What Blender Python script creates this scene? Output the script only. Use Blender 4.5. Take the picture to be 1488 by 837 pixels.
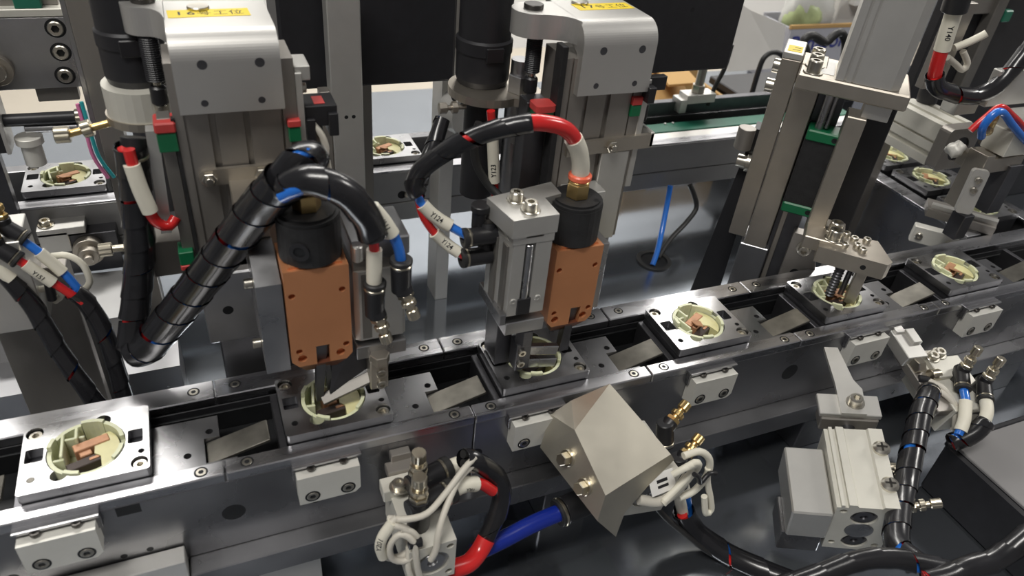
import bpy, bmesh, math, random
from mathutils import Vector, Matrix
from mathutils.geometry import tessellate_polygon
random.seed(7)
S = 0.001                                   # everything below is written in millimetres
for o in list(bpy.data.objects): bpy.data.objects.remove(o)
sc = bpy.context.scene
COL = sc.collection

# ------------------------------------------------------------------ camera
cd = bpy.data.cameras.new('camera'); cam = bpy.data.objects.new('camera', cd); COL.objects.link(cam)
cd.sensor_width = 36; cd.lens = 1074.74 / 1488 * 36; cd.clip_start = 0.01; cd.clip_end = 50
R_ = ((.9219, -.3770, .0891), (-.1555, -.5708, -.8062), (.3548, .7294, -.5849))
cam.matrix_world = Matrix(((R_[0][0], -R_[1][0], -R_[2][0], .06323), (R_[0][1], -R_[1][1], -R_[2][1], -.24859),
                           (R_[0][2], -R_[1][2], -R_[2][2], .24962), (0, 0, 0, 1)))
cd.dof.use_dof = True; cd.dof.focus_distance = 0.41; cd.dof.aperture_fstop = 14
sc.camera = cam
# ------------------------------------------------------------------ light and exposure
vs = sc.view_settings
vs.view_transform = 'Standard'; vs.look = 'None'; vs.gamma = 1; vs.use_curve_mapping = False; vs.exposure = 0.12
w = bpy.data.worlds.new('world'); sc.world = w; w.use_nodes = True
w.node_tree.nodes['Background'].inputs[0].default_value = (.98, .97, 1.0, 1)
w.node_tree.nodes['Background'].inputs[1].default_value = 0.11
def overhead_lamp(x, y, z, sx, sy, power, col=(1, .97, .92)):
    l = bpy.data.lights.new('overhead_lamp', 'AREA'); l.shape = 'RECTANGLE'; l.size = sx; l.size_y = sy
    l.energy = power; l.color = col
    o = bpy.data.objects.new('overhead_lamp', l); COL.objects.link(o); o.location = (x, y, z); return o
overhead_lamp(-.45, 1.7, 1.9, 1.2, .4, 27)
overhead_lamp(2.3, 1.7, 1.7, 1.2, .4, 30)
overhead_lamp(-.7, -.6, 1.9, 1.2, .4, 34)
overhead_lamp(2.8, -.3, 1.9, 1.2, .4, 42)
overhead_lamp(1.2, 2.3, 2.4, 2.6, .4, 62)  # extra lamp, added to brighten the back wall that the table mirrors

# ------------------------------------------------------------------ materials
MAT = {}
def mat(name, col, metal=0.0, rough=.5, noise=0.0, nscale=60, bump=0.0, bscale=400, stretch=None, trans=0, rvar=0.0,
        sss=0, coat=0, emit=None):
    m = bpy.data.materials.new(name); m.use_nodes = True; nt = m.node_tree; b = nt.nodes['Principled BSDF']
    b.inputs['Base Color'].default_value = (*col, 1); b.inputs['Metallic'].default_value = metal
    b.inputs['Roughness'].default_value = rough
    if trans: b.inputs['Transmission Weight'].default_value = trans
    if sss:
        b.inputs['Subsurface Weight'].default_value = sss; b.inputs['Subsurface Radius'].default_value = (.004, .004, .002)
    if coat: b.inputs['Coat Weight'].default_value = coat
    if emit:
        b.inputs['Emission Color'].default_value = (*col, 1); b.inputs['Emission Strength'].default_value = emit
    tc = nt.nodes.new('ShaderNodeTexCoord'); mp = nt.nodes.new('ShaderNodeMapping')
    nt.links.new(tc.outputs['Object'], mp.inputs['Vector'])
    if stretch: mp.inputs['Scale'].default_value = stretch
    if noise or rvar:
        n = nt.nodes.new('ShaderNodeTexNoise'); n.inputs['Scale'].default_value = nscale; n.inputs['Detail'].default_value = 4
        nt.links.new(mp.outputs['Vector'], n.inputs['Vector'])
        if noise:
            r = nt.nodes.new('ShaderNodeMapRange'); r.inputs[1].default_value = .3; r.inputs[2].default_value = .7
            r.inputs[3].default_value = 1 - noise; r.inputs[4].default_value = 1 + noise
            nt.links.new(n.outputs['Fac'], r.inputs[0])
            mx = nt.nodes.new('ShaderNodeVectorMath'); mx.operation = 'SCALE'; mx.inputs[0].default_value = col
            nt.links.new(r.outputs[0], mx.inputs['Scale']); nt.links.new(mx.outputs[0], b.inputs['Base Color'])
        if rvar:
            r = nt.nodes.new('ShaderNodeMapRange'); r.inputs[1].default_value = .3; r.inputs[2].default_value = .7
            r.inputs[3].default_value = max(.04, rough - rvar); r.inputs[4].default_value = rough + rvar
            nt.links.new(n.outputs['Fac'], r.inputs[0]); nt.links.new(r.outputs[0], b.inputs['Roughness'])
    if bump:
        n2 = nt.nodes.new('ShaderNodeTexNoise'); n2.inputs['Scale'].default_value = bscale; n2.inputs['Detail'].default_value = 3
        nt.links.new(mp.outputs['Vector'], n2.inputs['Vector'])
        bp = nt.nodes.new('ShaderNodeBump'); bp.inputs['Strength'].default_value = bump; bp.inputs['Distance'].default_value = .0003
        nt.links.new(n2.outputs['Fac'], bp.inputs['Height']); nt.links.new(bp.outputs[0], b.inputs['Normal'])
    MAT[name] = m; return m
mat('steel', (.45, .45, .46), 1, .34, .12, 45, .05, 900, (1, 1, 1), rvar=.10)
mat('rail_steel', (.50, .50, .52), 1, .30, .14, 40, .06, 800, (.35, 2.5, 2.5), rvar=.10)
mat('beam_steel', (.285, .285, .295), .9, .30, .14, 25, .04, 600, rvar=.08)
mat('dark_steel', (.13, .13, .14), .9, .38, .2, 60, .04, 600)
mat('channel_dark', (.025, .026, .028), .6, .45, .2, 80)
mat('flap_steel', (.21, .20, .175), .9, .5, .25, 90, .05, 900)
mat('alu', (.62, .61, .58), .75, .42, .05, 50, .05, 1500)
mat('alu_satin', (.60, .59, .565), .8, .44, .03, 40, .06, 2000)
mat('alu_grey', (.32, .30, .275), .75, .45, .10, 60, .08, 900, (1, 1, .2))
mat('alu_groove', (.20, .19, .175), .7, .5, .10, 60, .05, 900)
mat('warm_steel', (.50, .46, .40), .95, .42, .08, 60, .06, 1200)
mat('sheet_steel', (.60, .565, .48), .95, .45, .08, 35, .03, 800, rvar=.05)
mat('cream_alu', (.62, .605, .54), .25, .45, .04, 60, .03, 900)
mat('white_block', (.66, .65, .60), .3, .5, .05, 60, .04, 900)
mat('copper', (.66, .29, .135), .55, .42, .07, 30, .03, 1200)
mat('dark_copper', (.22, .08, .045), .55, .4, .15, 60)
mat('black_rough', (.016, .016, .017), .1, .62, .3, 200, .35, 1500)
mat('black_plastic', (.014, .014, .016), 0, .38, .15, 90, .02, 900)
mat('black_satin', (.022, .022, .025), .2, .42, .10, 90)
mat('black_matte', (.011, .011, .014), 0, .55, .2, 150, .05, 900)
mat('wrap', (.014, .014, .016), 0, .24, .25, 90, .02, 700, coat=.2)
mat('rubber', (.02, .02, .02), 0, .5)
mat('brass', (.72, .52, .23), 1, .32, .12, 120)
mat('nickel', (.62, .57, .46), 1, .28, .08, 120)
mat('screw_steel', (.60, .57, .50), 1, .28, .10, 150)
mat('dark_screw', (.08, .075, .07), .9, .35)
mat('red_tube', (.62, .02, .02), 0, .25, coat=.4)
mat('orange_red', (.85, .16, .08), 0, .35)
mat('blue_tube', (.02, .16, .62), 0, .25, coat=.4)
mat('deep_blue_tube', (.006, .022, .26), 0, .22, coat=.5)
mat('purple', (.12, .07, .5), 0, .4)
mat('sleeve', (.74, .71, .60), 0, .5, .04, 60)
mat('cable', (.58, .55, .48), 0, .5, .05, 60)
mat('ink', (.012, .012, .014), 0, .6)
mat('label_yellow', (.82, .62, .02), 0, .5)
mat('nest_plastic', (.66, .68, .47), 0, .38, .10, 120, sss=.35)
mat('nest_plastic_yellow', (.68, .64, .34), 0, .38, .10, 120, sss=.35)
mat('coil_copper', (.48, .25, .14), .3, .45, .15, 150)
mat('coil_dark', (.05, .035, .03), .2, .5, .15, 150)
mat('green', (.005, .13, .05), 0, .4, .08, 90)
mat('red_cap', (.52, .05, .045), 0, .5, .08, 90)
mat('belt_green', (.02, .16, .10), 0, .35, .1, 90)
mat('table', (.31, .335, .37), .92, .13, .06, 9, .015, 300, rvar=.04)
mat('rear_steel', (.36, .36, .36), .6, .45, .08, 30)
mat('cardboard', (.50, .31, .12), 0, .8, .06, 30)
mat('box_white', (.70, .68, .64), 0, .7, .03, 20)
mat('box_grey', (.42, .42, .46), 0, .7, .03, 20)
mat('lid_grey', (.20, .195, .195), 0, .5, .05, 20)
mat('brand_blue', (.03, .04, .22), 0, .6)
mat('floor', (.55, .50, .42), 0, .6, .05, 2)
mat('bag_green', (.50, .58, .30), 0, .4, .3, 30)
mat('bag_clear', (.70, .70, .66), 0, .3, .1, 30)
mat('wall', (.74, .75, .76), 0, .8, .03, 2)
mat('dark_wall', (.12, .12, .13), 0, .8, .05, 2)
mat('white', (.80, .79, .76), 0, .5)
mat('wire_pink', (.7, .2, .4), 0, .4); mat('wire_teal', (.03, .35, .38), 0, .4)

# ------------------------------------------------------------------ mesh gathering
def V(*a): return Vector(a[0] if len(a) == 1 else a)
def frame(o, z, x=None):
    z = V(z).normalized()
    x = V(x) if x is not None else (V((1, 0, 0)) if abs(z.x) < .9 else V((0, 1, 0)))
    y = z.cross(x).normalized(); x = y.cross(z)
    m = Matrix((x, y, z)).transposed().to_4x4(); m.translation = V(o); return m
def arc(cx, cy, r, a0, a1, n):
    return [(cx + r * math.cos(math.radians(a0 + (a1 - a0) * i / n)), cy + r * math.sin(math.radians(a0 + (a1 - a0) * i / n))) for i in range(n + 1)]
def circ(cx, cy, r, n=16): return arc(cx, cy, r, 0, 360, n)[:-1]
def rrect(x0, x1, y0, y1, r, n=3):
    return (arc(x1 - r, y1 - r, r, 0, 90, n) + arc(x0 + r, y1 - r, r, 90, 180, n) + arc(x0 + r, y0 + r, r, 180, 270, n) + arc(x1 - r, y0 + r, r, 270, 360, n))
def spline(pts, step=2.0):
    P = [V(p) for p in pts]; P = [2 * P[0] - P[1]] + P + [2 * P[-1] - P[-2]]; out = []
    for i in range(1, len(P) - 2):
        n = max(2, int((P[i + 1] - P[i]).length / step))
        for k in range(n):
            t = k / n; a, b, c, d = P[i - 1:i + 3]
            out.append(.5 * (2 * b + (c - a) * t + (2 * a - 5 * b + 4 * c - d) * t * t + (3 * b - a - 3 * c + d) * t ** 3))
    out.append(P[-2].copy()); return out
def frames(path):
    fs = []; n = len(path); up = None
    for i, p in enumerate(path):
        t = (path[min(i + 1, n - 1)] - path[max(i - 1, 0)]).normalized()
        if up is None: up = t.orthogonal().normalized()
        up = (up - t * up.dot(t)).normalized(); fs.append((p, t, up, t.cross(up)))
    return fs
class G:
    def __init__(s): s.v = []; s.f = []; s.sm = []
    def add(s, vs, fs, smooth=False):
        b = len(s.v); s.v += [V(v) for v in vs]
        for f in fs: s.f.append(tuple(b + i for i in f)); s.sm.append(smooth)
        return s
    def xf(s, m):
        s.v = [m @ v for v in s.v]; return s
    def join(s, g, m=None):
        s.add([(m @ v) if m else v for v in g.v], []); b = len(s.v) - len(g.v)
        for f, q in zip(g.f, g.sm): s.f.append(tuple(b + i for i in f)); s.sm.append(q)
        return s
    def box(s, x0, x1, y0, y1, z0, z1, c=.35, m=None):
        cx, cy, cz = (x0 + x1) / 2, (y0 + y1) / 2, (z0 + z1) / 2; h = (abs(x1 - x0) / 2, abs(y1 - y0) / 2, abs(z1 - z0) / 2)
        c = min(c, min(h) * .45); vs = []; idx = {}
        for sx in (-1, 1):
            for sy in (-1, 1):
                for sz in (-1, 1):
                    for a in range(3):
                        q = [sx * (h[0] - c), sy * (h[1] - c), sz * (h[2] - c)]; q[a] = (sx, sy, sz)[a] * h[a]
                        idx[(sx, sy, sz, a)] = len(vs); vs.append(V(q[0] + cx, q[1] + cy, q[2] + cz))
        fs = []
        for a in range(3):
            b, d = (a + 1) % 3, (a + 2) % 3
            for sg in (-1, 1):
                ring = []
                for p, q in ((-1, -1), (1, -1), (1, 1), (-1, 1)):
                    k = [0, 0, 0]; k[a] = sg; k[b] = p; k[d] = q; ring.append(idx[(*k, a)])
                fs.append(ring if sg > 0 else ring[::-1])
            for p in (-1, 1):
                for q in (-1, 1):
                    r = []
                    for t, ax in ((-1, b), (1, b), (1, d), (-1, d)):
                        k = [0, 0, 0]; k[a] = t; k[b] = p; k[d] = q; r.append(idx[(*k, ax)])
                    fs.append(r if p * q > 0 else r[::-1])
        for sx in (-1, 1):
            for sy in (-1, 1):
                for sz in (-1, 1):
                    r = [idx[(sx, sy, sz, a)] for a in range(3)]; fs.append(r if sx * sy * sz > 0 else r[::-1])
        if m: vs = [m @ v for v in vs]
        return s.add(vs, fs)
    def rev(s, prof, p0, d, n=24, x=None, smooth=True, ph=0, rmod=None):
        """revolve (radius, height) profile about axis d through p0; every profile segment has its own vertices"""
        m = frame(p0, d, x)
        for (r0, h0), (r1, h1) in zip(prof, prof[1:]):
            vs = []; fs = []
            for i in range(n):
                a = 2 * math.pi * (i + ph) / n; k = rmod(i) if rmod else 1; ca, sa = math.cos(a) * k, math.sin(a) * k
                vs += [m @ V(r0 * ca, r0 * sa, h0), m @ V(r1 * ca, r1 * sa, h1)]
            for i in range(n):
                j = (i + 1) % n
                if r0 < 1e-6: fs.append((2 * i, 2 * j + 1, 2 * i + 1))
                elif r1 < 1e-6: fs.append((2 * i, 2 * j, 2 * i + 1))
                else: fs.append((2 * i, 2 * j, 2 * j + 1, 2 * i + 1))
            s.add(vs, fs, smooth and abs(h1 - h0) > 1e-6)
        return s
    def cyl(s, p0, p1, r, n=20, r1=None, c=.3, smooth=True, ph=0, x=None, rmod=None):
        p0, p1 = V(p0), V(p1); L = (p1 - p0).length; r1 = r if r1 is None else r1; c = min(c, L * .3, r * .4)
        return s.rev([(0, 0), (r - c, 0), (r, c), (r1, L - c), (r1 - c, L), (0, L)], p0, p1 - p0, n, x, smooth, ph, rmod)
    def pipe(s, p0, p1, ro, ri, n=24, c=.25):
        L = (V(p1) - V(p0)).length
        return s.rev([(ri, L), (ri, 0), (ro - c, 0), (ro, c), (ro, L - c), (ro - c, L), (ri, L)][::1], p0, V(p1) - V(p0), n)
    def hexa(s, p0, p1, r, x=None): return s.cyl(p0, p1, r, 6, smooth=False, c=.4, x=x)
    def knurl(s, p0, p1, r, n=28): return s.cyl(p0, p1, r, n, smooth=False, c=.35, rmod=lambda i: 1 if i % 2 else .93)
    def sweep(s, pts, r, n=12, step=2.0, raw=False, cap=True, r1=None):
        path = pts if raw else spline(pts, step); fs = frames(path); vs = []; fc = []; N = len(fs)
        for k, (p, t, u, w) in enumerate(fs):
            rr = r if r1 is None else r + (r1 - r) * k / (N - 1)
            for i in range(n):
                a = 2 * math.pi * i / n; vs.append(p + (u * math.cos(a) + w * math.sin(a)) * rr)
        for k in range(N - 1):
            for i in range(n):
                j = (i + 1) % n; fc.append((k * n + i, k * n + j, (k + 1) * n + j, (k + 1) * n + i))
        s.add(vs, fc, True)
        if cap:
            for k, rv in ((0, True), (N - 1, False)):
                ring = [vs[k * n + i] for i in range(n)]; s.add(ring, [tuple(range(n))[::-1] if rv else tuple(range(n))])
        return s
    def prism(s, poly, z0, z1, holes=(), m=None, blind=(), c=0):
        """extrude a 2-D outline with through-holes from z0 to z1"""
        loops = [[V(x, y, 0) for x, y in poly]] + [[V(x, y, 0) for x, y in h] for h in holes]
        flat = [p for l in loops for p in l]; tri = tessellate_polygon(loops)
        def up(t):
            a, b, d = (flat[i] for i in t); return ((b - a).cross(d - a)).z > 0
        T = m if m else Matrix()
        for z, top in ((z1, True), (z0, False)):
            s.add([T @ V(p.x, p.y, z) for p in flat], [(t if up(t) == top else t[::-1]) for t in tri])
        for li, l in enumerate(loops):
            n = len(l); area = sum(l[i].x * l[(i + 1) % n].y - l[(i + 1) % n].x * l[i].y for i in range(n))
            vs = []; fs = []; sm = n > 10
            for p in l: vs += [T @ V(p.x, p.y, z0), T @ V(p.x, p.y, z1)]
            for i in range(n):
                j = (i + 1) % n; q = (2 * i, 2 * j, 2 * j + 1, 2 * i + 1); fs.append(q if (area > 0) == (li == 0) else q[::-1])
            s.add(vs, fs, False)
        return s
    def mesh(s, name, origin=(0, 0, 0), material=None):
        o = V(origin); me = bpy.data.meshes.new(name)
        me.from_pydata([tuple((v - o) * S) for v in s.v], [], s.f); me.polygons.foreach_set('use_smooth', s.sm)
        if material: me.materials.append(MAT[material])
        me.update(); return me
def box(*a, **k): return G().box(*a, **k)
class Thing:
    def __init__(s, name, label, cat, loc=(0, 0, 0), group=None):
        s.loc = V(loc); s.o = bpy.data.objects.new(name, None); COL.objects.link(s.o); s.o.location = s.loc * S
        s.o.empty_display_size = .01
        s.o['label'] = label; s.o['category'] = cat
        if group: s.o['group'] = group
    def part(s, name, g, material, parent=None, label=None):
        o = bpy.data.objects.new(name, g.mesh(name, s.loc, material)); COL.objects.link(o); o.parent = parent or s.o
        if label: o['label'] = label
        return o
    def inst(s, name, me, m, parent=None):
        o = bpy.data.objects.new(name, me); COL.objects.link(o); o.parent = parent or s.o
        q = m.copy(); q.translation = (m.translation - s.loc) * S; o.matrix_local = q; return o
    def structure(s): s.o['kind'] = 'structure'; return s
def solo(name, g, material, label, cat, group=None, kind=None):
    lo = [min(v[i] for v in g.v) for i in range(3)]; hi = [max(v[i] for v in g.v) for i in range(3)]
    b = V((lo[0] + hi[0]) / 2, (lo[1] + hi[1]) / 2, lo[2])
    o = bpy.data.objects.new(name, g.mesh(name, b, material)); COL.objects.link(o); o.location = b * S
    if kind: o['kind'] = kind
    if label: o['label'] = label
    if cat and kind != 'structure': o['category'] = cat
    if group: o['group'] = group
    return o
def dup(root, loc, label=None, skip=()):
    r = root.copy(); COL.objects.link(r); r.location = V(loc) * S
    if label: r['label'] = label
    for ch in list(root.children):
        c = ch.copy(); COL.objects.link(c); c.parent = r; c.matrix_parent_inverse = ch.matrix_parent_inverse
        for g in ch.children:
            d = g.copy(); COL.objects.link(d); d.parent = c
    return r

# shared small hardware
def _screw(r, h):
    g = G(); ri = r * .55
    g.rev([(r, 0), (r, h - .25 * r * .5), (r - .12 * r, h)], (0, 0, 0), (0, 0, 1), 18)
    g.prism(circ(0, 0, r * .88, 18), h - .01, h, holes=[circ(0, 0, ri, 6)])
    g.rev([(ri, h), (ri, h * .3), (0, h * .3)], (0, 0, 0), (0, 0, 1), 6, smooth=False)
    return g
def _washer(r): return G().pipe((0, 0, 0), (0, 0, .8), r * 1.45, r * .5, 20)
def _pan(r):
    g = G().rev([(r, 0), (r, r * .35), (r * .7, r * .6), (r * .25, r * .66)], (0, 0, 0), (0, 0, 1), 18)
    g.prism([(a * r * .22, b * r * .22) for a, b in ((-1, -3), (1, -3), (1, -1), (3, -1), (3, 1), (1, 1), (1, 3), (-1, 3), (-1, 1), (-3, 1), (-3, -1), (-1, -1))][::1], r * .5, r * .52)
    return g
SCREW = {}
def screw(T, p, d, r=2.6, h=2.4, material='screw_steel', parent=None, washer=False, name='screw'):
    k = (r, h, material)
    if k not in SCREW: SCREW[k] = _screw(r, h).mesh('screw', (0, 0, 0), material)
    p, d = V(p), V(d).normalized()
    if washer:
        kw = ('w', r, material)
        if kw not in SCREW: SCREW[kw] = _washer(r).mesh('washer', (0, 0, 0), material)
        T.inst('washer', SCREW[kw], frame(p, d), parent); p = p + d * .8
    return T.inst(name, SCREW[k], frame(p, d), parent)
HOLE = {}
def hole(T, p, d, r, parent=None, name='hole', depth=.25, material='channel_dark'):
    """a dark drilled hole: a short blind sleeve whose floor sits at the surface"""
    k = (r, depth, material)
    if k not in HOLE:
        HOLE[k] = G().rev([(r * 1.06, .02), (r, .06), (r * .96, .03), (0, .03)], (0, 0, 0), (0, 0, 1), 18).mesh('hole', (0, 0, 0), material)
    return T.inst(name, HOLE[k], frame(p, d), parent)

# text -> flat outline mesh
TXT = {}
def text2d(s, size):
    k = (s, size)
    if k not in TXT:
        c = bpy.data.curves.new('t', 'FONT'); c.body = s; c.size = size; c.align_x = 'CENTER'; c.align_y = 'CENTER'; c.resolution_u = 3; c.offset = size * .018
        o = bpy.data.objects.new('t', c); COL.objects.link(o); bpy.context.view_layer.update()
        me = bpy.data.meshes.new_from_object(o.evaluated_get(bpy.context.evaluated_depsgraph_get()))
        bm = bmesh.new(); bm.from_mesh(me)
        for q in range(-4, 5):
            bmesh.ops.bisect_plane(bm, geom=bm.verts[:] + bm.edges[:] + bm.faces[:], plane_co=(0, q * size * .1, 0), plane_no=(0, 1, 0))
        bm.to_mesh(me); bm.free()
        TXT[k] = ([tuple(v.co) for v in me.vertices], [tuple(p.vertices) for p in me.polygons])
        bpy.data.objects.remove(o); bpy.data.curves.remove(c); bpy.data.meshes.remove(me)
    return TXT[k]
def text_flat(s, size, m):
    vs, fs = text2d(s, size); return G().add([m @ V(v[0], v[1], .03) for v in vs], fs)
def strokes(lines, wd, m):
    g = G()
    for pl in lines:
        for a, b in zip(pl, pl[1:]):
            a, b = V(a[0], a[1], 0), V(b[0], b[1], 0); t = (b - a).normalized(); n = V(-t.y, t.x, 0) * wd / 2; a = a - t * wd / 2; b = b + t * wd / 2
            g.add([m @ (q + V(0, 0, .03)) for q in (a - n, b - n, b + n, a + n)], [(0, 1, 2, 3)])
    return g
CAM = V(63.2, -248.6, 249.6)
def text_on_tube(s, size, path, r, t0, roll=0, flip=False):
    """lettering wrapped on a sleeve: runs along the path, centred at fraction t0"""
    L = [0]
    for a, b in zip(path, path[1:]): L.append(L[-1] + (b - a).length)
    fs = frames(path); vs, fc = text2d(s, size); out = []; sg = -1 if flip else 1
    def at(d):
        d = min(max(d, 0), L[-1] - 1e-4)
        for i in range(len(L) - 1):
            if L[i] <= d <= L[i + 1]:
                k = (d - L[i]) / (L[i + 1] - L[i]); return path[i].lerp(path[i + 1], k), fs[i][1]
    for x, y, _ in vs:
        p, t = at(t0 * L[-1] + sg * x); c = V(-.35, -.73, .58); e = (c - t * c.dot(t)).normalized(); f = e.cross(t)
        a = sg * y / r + math.radians(roll); out.append(p + (e * math.cos(a) + f * math.sin(a)) * (r + .05))
    return G().add(out, fc)

# spiral-wrapped hose
def spiral(pts, r, pitch=13, width=12.2, n=16, step=1.0, lip=.45, s0=0):
    path = spline(pts, step); fs = frames(path); L = [0]
    for a, b in zip(path, path[1:]): L.append(L[-1] + (b - a).length)
    tot = L[-1]
    def at(d):
        d = min(max(d, 0), tot - 1e-5); lo, hi = 0, len(L) - 1
        while hi - lo > 1:
            m = (lo + hi) // 2
            if L[m] <= d: lo = m
            else: hi = m
        k = (d - L[lo]) / (L[lo + 1] - L[lo]); A, B_ = fs[lo], fs[lo + 1]
        return A[0].lerp(B_[0], k), A[2].lerp(B_[2], k), A[3].lerp(B_[3], k)
    g = G(); K = 5; N = int(tot / pitch * n) + 1; base = width; vs = []; fc = []
    for i in range(-n, N):
        d = i * pitch / n + s0; a = 2 * math.pi * i / n
        gap = max(0, math.sin(i / n * 2.4 + pts[0][0])) ** 3; width = pitch * 1.01 - gap * (pitch - base + .9)
        for q in range(K):
            p, u, w_ = at(d + width * q / (K - 1)); rr = r + lip * (q / (K - 1)) ** 2
            vs.append(p + (u * math.cos(a) + w_ * math.sin(a)) * rr)
    M = N + n
    for i in range(M - 1):
        for q in range(K - 1): fc.append((i * K + q, i * K + q + 1, (i + 1) * K + q + 1, (i + 1) * K + q))
    g.add(vs, [f[::-1] for f in fc], True); return g, path
def wrapped_hose(name, label, pts, r, tubes=('red_tube', 'blue_tube'), pitch=13, width=12.2, group=None, cat='hose', lip=.45):
    T = Thing(name, label, cat, V(pts[0]), group)
    g, path = spiral(pts, r, pitch, width, lip=lip); T.part('spiral_wrap', g, 'wrap')
    fs = frames(path)
    for i, m in enumerate(tubes):
        a0 = 2 * math.pi * i / len(tubes); off = r * .47
        q = [p + (u * math.cos(a0) + w_ * math.sin(a0)) * off for p, t, u, w_ in fs][::3]
        T.part('air_tube', G().sweep(q, r * .46, 10, raw=True), m)
    return T
def speed_fitting(T, p, d_tube, d_screw, r=4.2, L=13, screw_mat='nickel', parent=None, sl=9):
    """push-in speed controller: black body along d_tube, metal needle screw along d_screw"""
    p, a, b = V(p), V(d_tube).normalized(), V(d_screw).normalized()
    body = G().cyl(p - a * r * .9, p + a * L * .72, r * .93, 18, r1=r); body.cyl(p - b * r * .3, p + b * r * 1.15, r * .86, 14)
    o = T.part('fitting_body', body, 'black_plastic', parent)
    T.part('collar', G().pipe(p + a * L * .72, p + a * L * .80, r * 1.03, r * .6), 'nickel', o if parent is None else parent)
    T.part('release_ring', G().pipe(p + a * L * .80, p + a * L, r * 1.08, r * .5, c=.5), 'rubber', o if parent is None else parent)
    q = p + b * r * 1.1
    nd = G().hexa(q, q + b * 2.2, r * .82).cyl(q + b * 2.2, q + b * 4, r * .5, 12).knurl(q + b * 3.6, q + b * (3.6 + sl * .28), r * .74).cyl(q + b * (3.6 + sl * .28), q + b * (3.6 + sl * .5), r * .42, 12).knurl(q + b * (3.6 + sl * .5), q + b * (3.6 + sl), r * .62, 24)
    T.part('needle_screw', nd, screw_mat, o if parent is None else parent)
    return p + a * L * .9
# ================================================================== the setting
TZ = -90.0
solo('floor', box(-3000, 4000, -2500, 4500, -920, -900, c=0), 'floor', 'pale factory floor beyond the machine', 'floor', kind='structure')
solo('wall_back', box(-3000, 4000, 3000, 3050, -900, 2800, c=0), 'wall', 'pale wall far behind the machine', 'wall', kind='structure')
solo('added_wall_front', box(-3000, 4000, -1600, -1550, -900, 1900, c=0), 'dark_wall', 'added dark wall behind the camera for the metal to reflect', 'wall', kind='structure')  # unseen wall, added behind the camera to darken reflections in the metal
T = Thing('machine_table', 'polished grey steel machine table carrying the conveyors', 'table', (250, 150, TZ - 30))
T.part('table_top', box(-420, 1100, -330, 585, TZ - 16, TZ, c=1), 'table')
T.part('table_skirt', box(-400, 1080, -310, 570, TZ - 800, TZ - 16, c=1), 'dark_steel')

# ================================================================== main conveyor
JOINTS = [-160, -52, 50.5, 160, 256, 353, 460, 640]
def beam(label, y0, y1, yb0, yb1, ys, face, joints, splits):
    T = Thing('conveyor_beam', label, 'beam', (250, (y0 + y1) / 2, -48))
    for a, b in zip(splits, splits[1:]): T.part('side_plate', box(a + .3, b - .3, yb0, yb1, -48, -5.2, c=.4), 'beam_steel')
    for a, b in zip(joints, joints[1:]):
        T.part('cap_rail', box(a + .25, b - .25, y0, y1, -5.2, 0, c=.5), 'rail_steel')
        for x in (a + 9, b - 9):
            if -150 < x < 620:
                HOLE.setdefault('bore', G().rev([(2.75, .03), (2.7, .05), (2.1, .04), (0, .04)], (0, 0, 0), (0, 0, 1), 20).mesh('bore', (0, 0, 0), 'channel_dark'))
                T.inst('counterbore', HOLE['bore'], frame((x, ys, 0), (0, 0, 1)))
                screw(T, (x, ys, -1.9), (0, 0, 1), 2.15, 2.1)
    return T
fb = beam('front conveyor beam with bolted cap rails and white guide blocks on its face', -26.3, -18.6, -26.0, -20.5, -22.4, -1, JOINTS, [-160, 160, 640])
for x, z, r in ((50.8, -25.4, 4.6), (161.5, -27, 3.6), (354, -24, 5.2)): hole(fb, (x, -26, z), (0, -1, 0), r)
for x, z, r in ((6, -36, 1.3), (16, -35.7, 1.3), (-33, -32, 2.3), (85, -31, 1.9)): hole(fb, (x, -26, z), (0, -1, 0), r)
fb.part('cable_slot', box(8.5, 17.5, -26.06, -25, -11, -5.6, c=.1), 'channel_dark')
beam('rear conveyor beam bounding the nest channel behind the nests', 20.3, 32.2, 25, 32, 26.4, 1, JOINTS, [-160, 160, 640])
T = Thing('channel_base', 'dark grooved channel base lying between the two conveyor beams', 'conveyor base', (250, 0, -62))
T.part('channel_floor', box(-160, 640, -20.5, 25, -40, -20, c=.3), 'channel_dark')
T.part('guide_strip', box(-160, 640, 19.0, 25, -20, -9, c=.3), 'channel_dark')
T.part('guide_strip', box(-160, 640, 20.0, 25, -9, -5.3, c=.3), 'black_satin')
T.part('ledge', box(29.5, 640, -35.5, 40, -62, -48.2, c=.5), 'beam_steel'); T.part('ledge', box(-160, 29.5, -26, 40, -62, -48.2, c=.5), 'beam_steel'); T.part('bright_plate', box(-40, 29, -35, -26.6, -80, -38, c=.4), 'alu_satin')
for x in (-70, 70, 215, 390, 560): T.part('foot', box(x - 14, x + 14, -33, 30, TZ, -62, c=.6), 'alu_satin' if x == 70 else 'dark_steel')

# ------------------------------------------------------------------ nests on the conveyor
def plate_outline():
    return rrect(-23.4, 23.4, -18.4, 18.4, 1.2, 2)
def nest_holes():
    R = 14.6; h = []
    # main bore with two keyhole lobes
    def lobe(ang, r=3.3, d=14.9):
        a = math.radians(ang); c = (d * math.cos(a), d * math.sin(a)); return arc(c[0], c[1], r, ang - 115, ang + 115, 9)
    pts = []
    a = 0
    for ang in (68, 232):
        pts += arc(0, 0, R, a, ang - 12, max(4, int((ang - 12 - a) / 9))); pts += lobe(ang); a = ang + 12
    pts += arc(0, 0, R, a, 360, 12)[:-1]
    h.append(pts)
    h.append(rrect(-22, -15.4, -2.2, 5.2, .8)); h.append(rrect(15.3, 21, -2.8, 4.8, .8))
    h.append(circ(-19.4, 14.0, 3.3, 18)); h.append(circ(19.6, -14.2, 3.3, 18)); h.append(circ(20.3, -8.2, 1.3, 10))
    h.append(circ(-18.8, -11.4, 1.5, 12))
    return h
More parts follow.
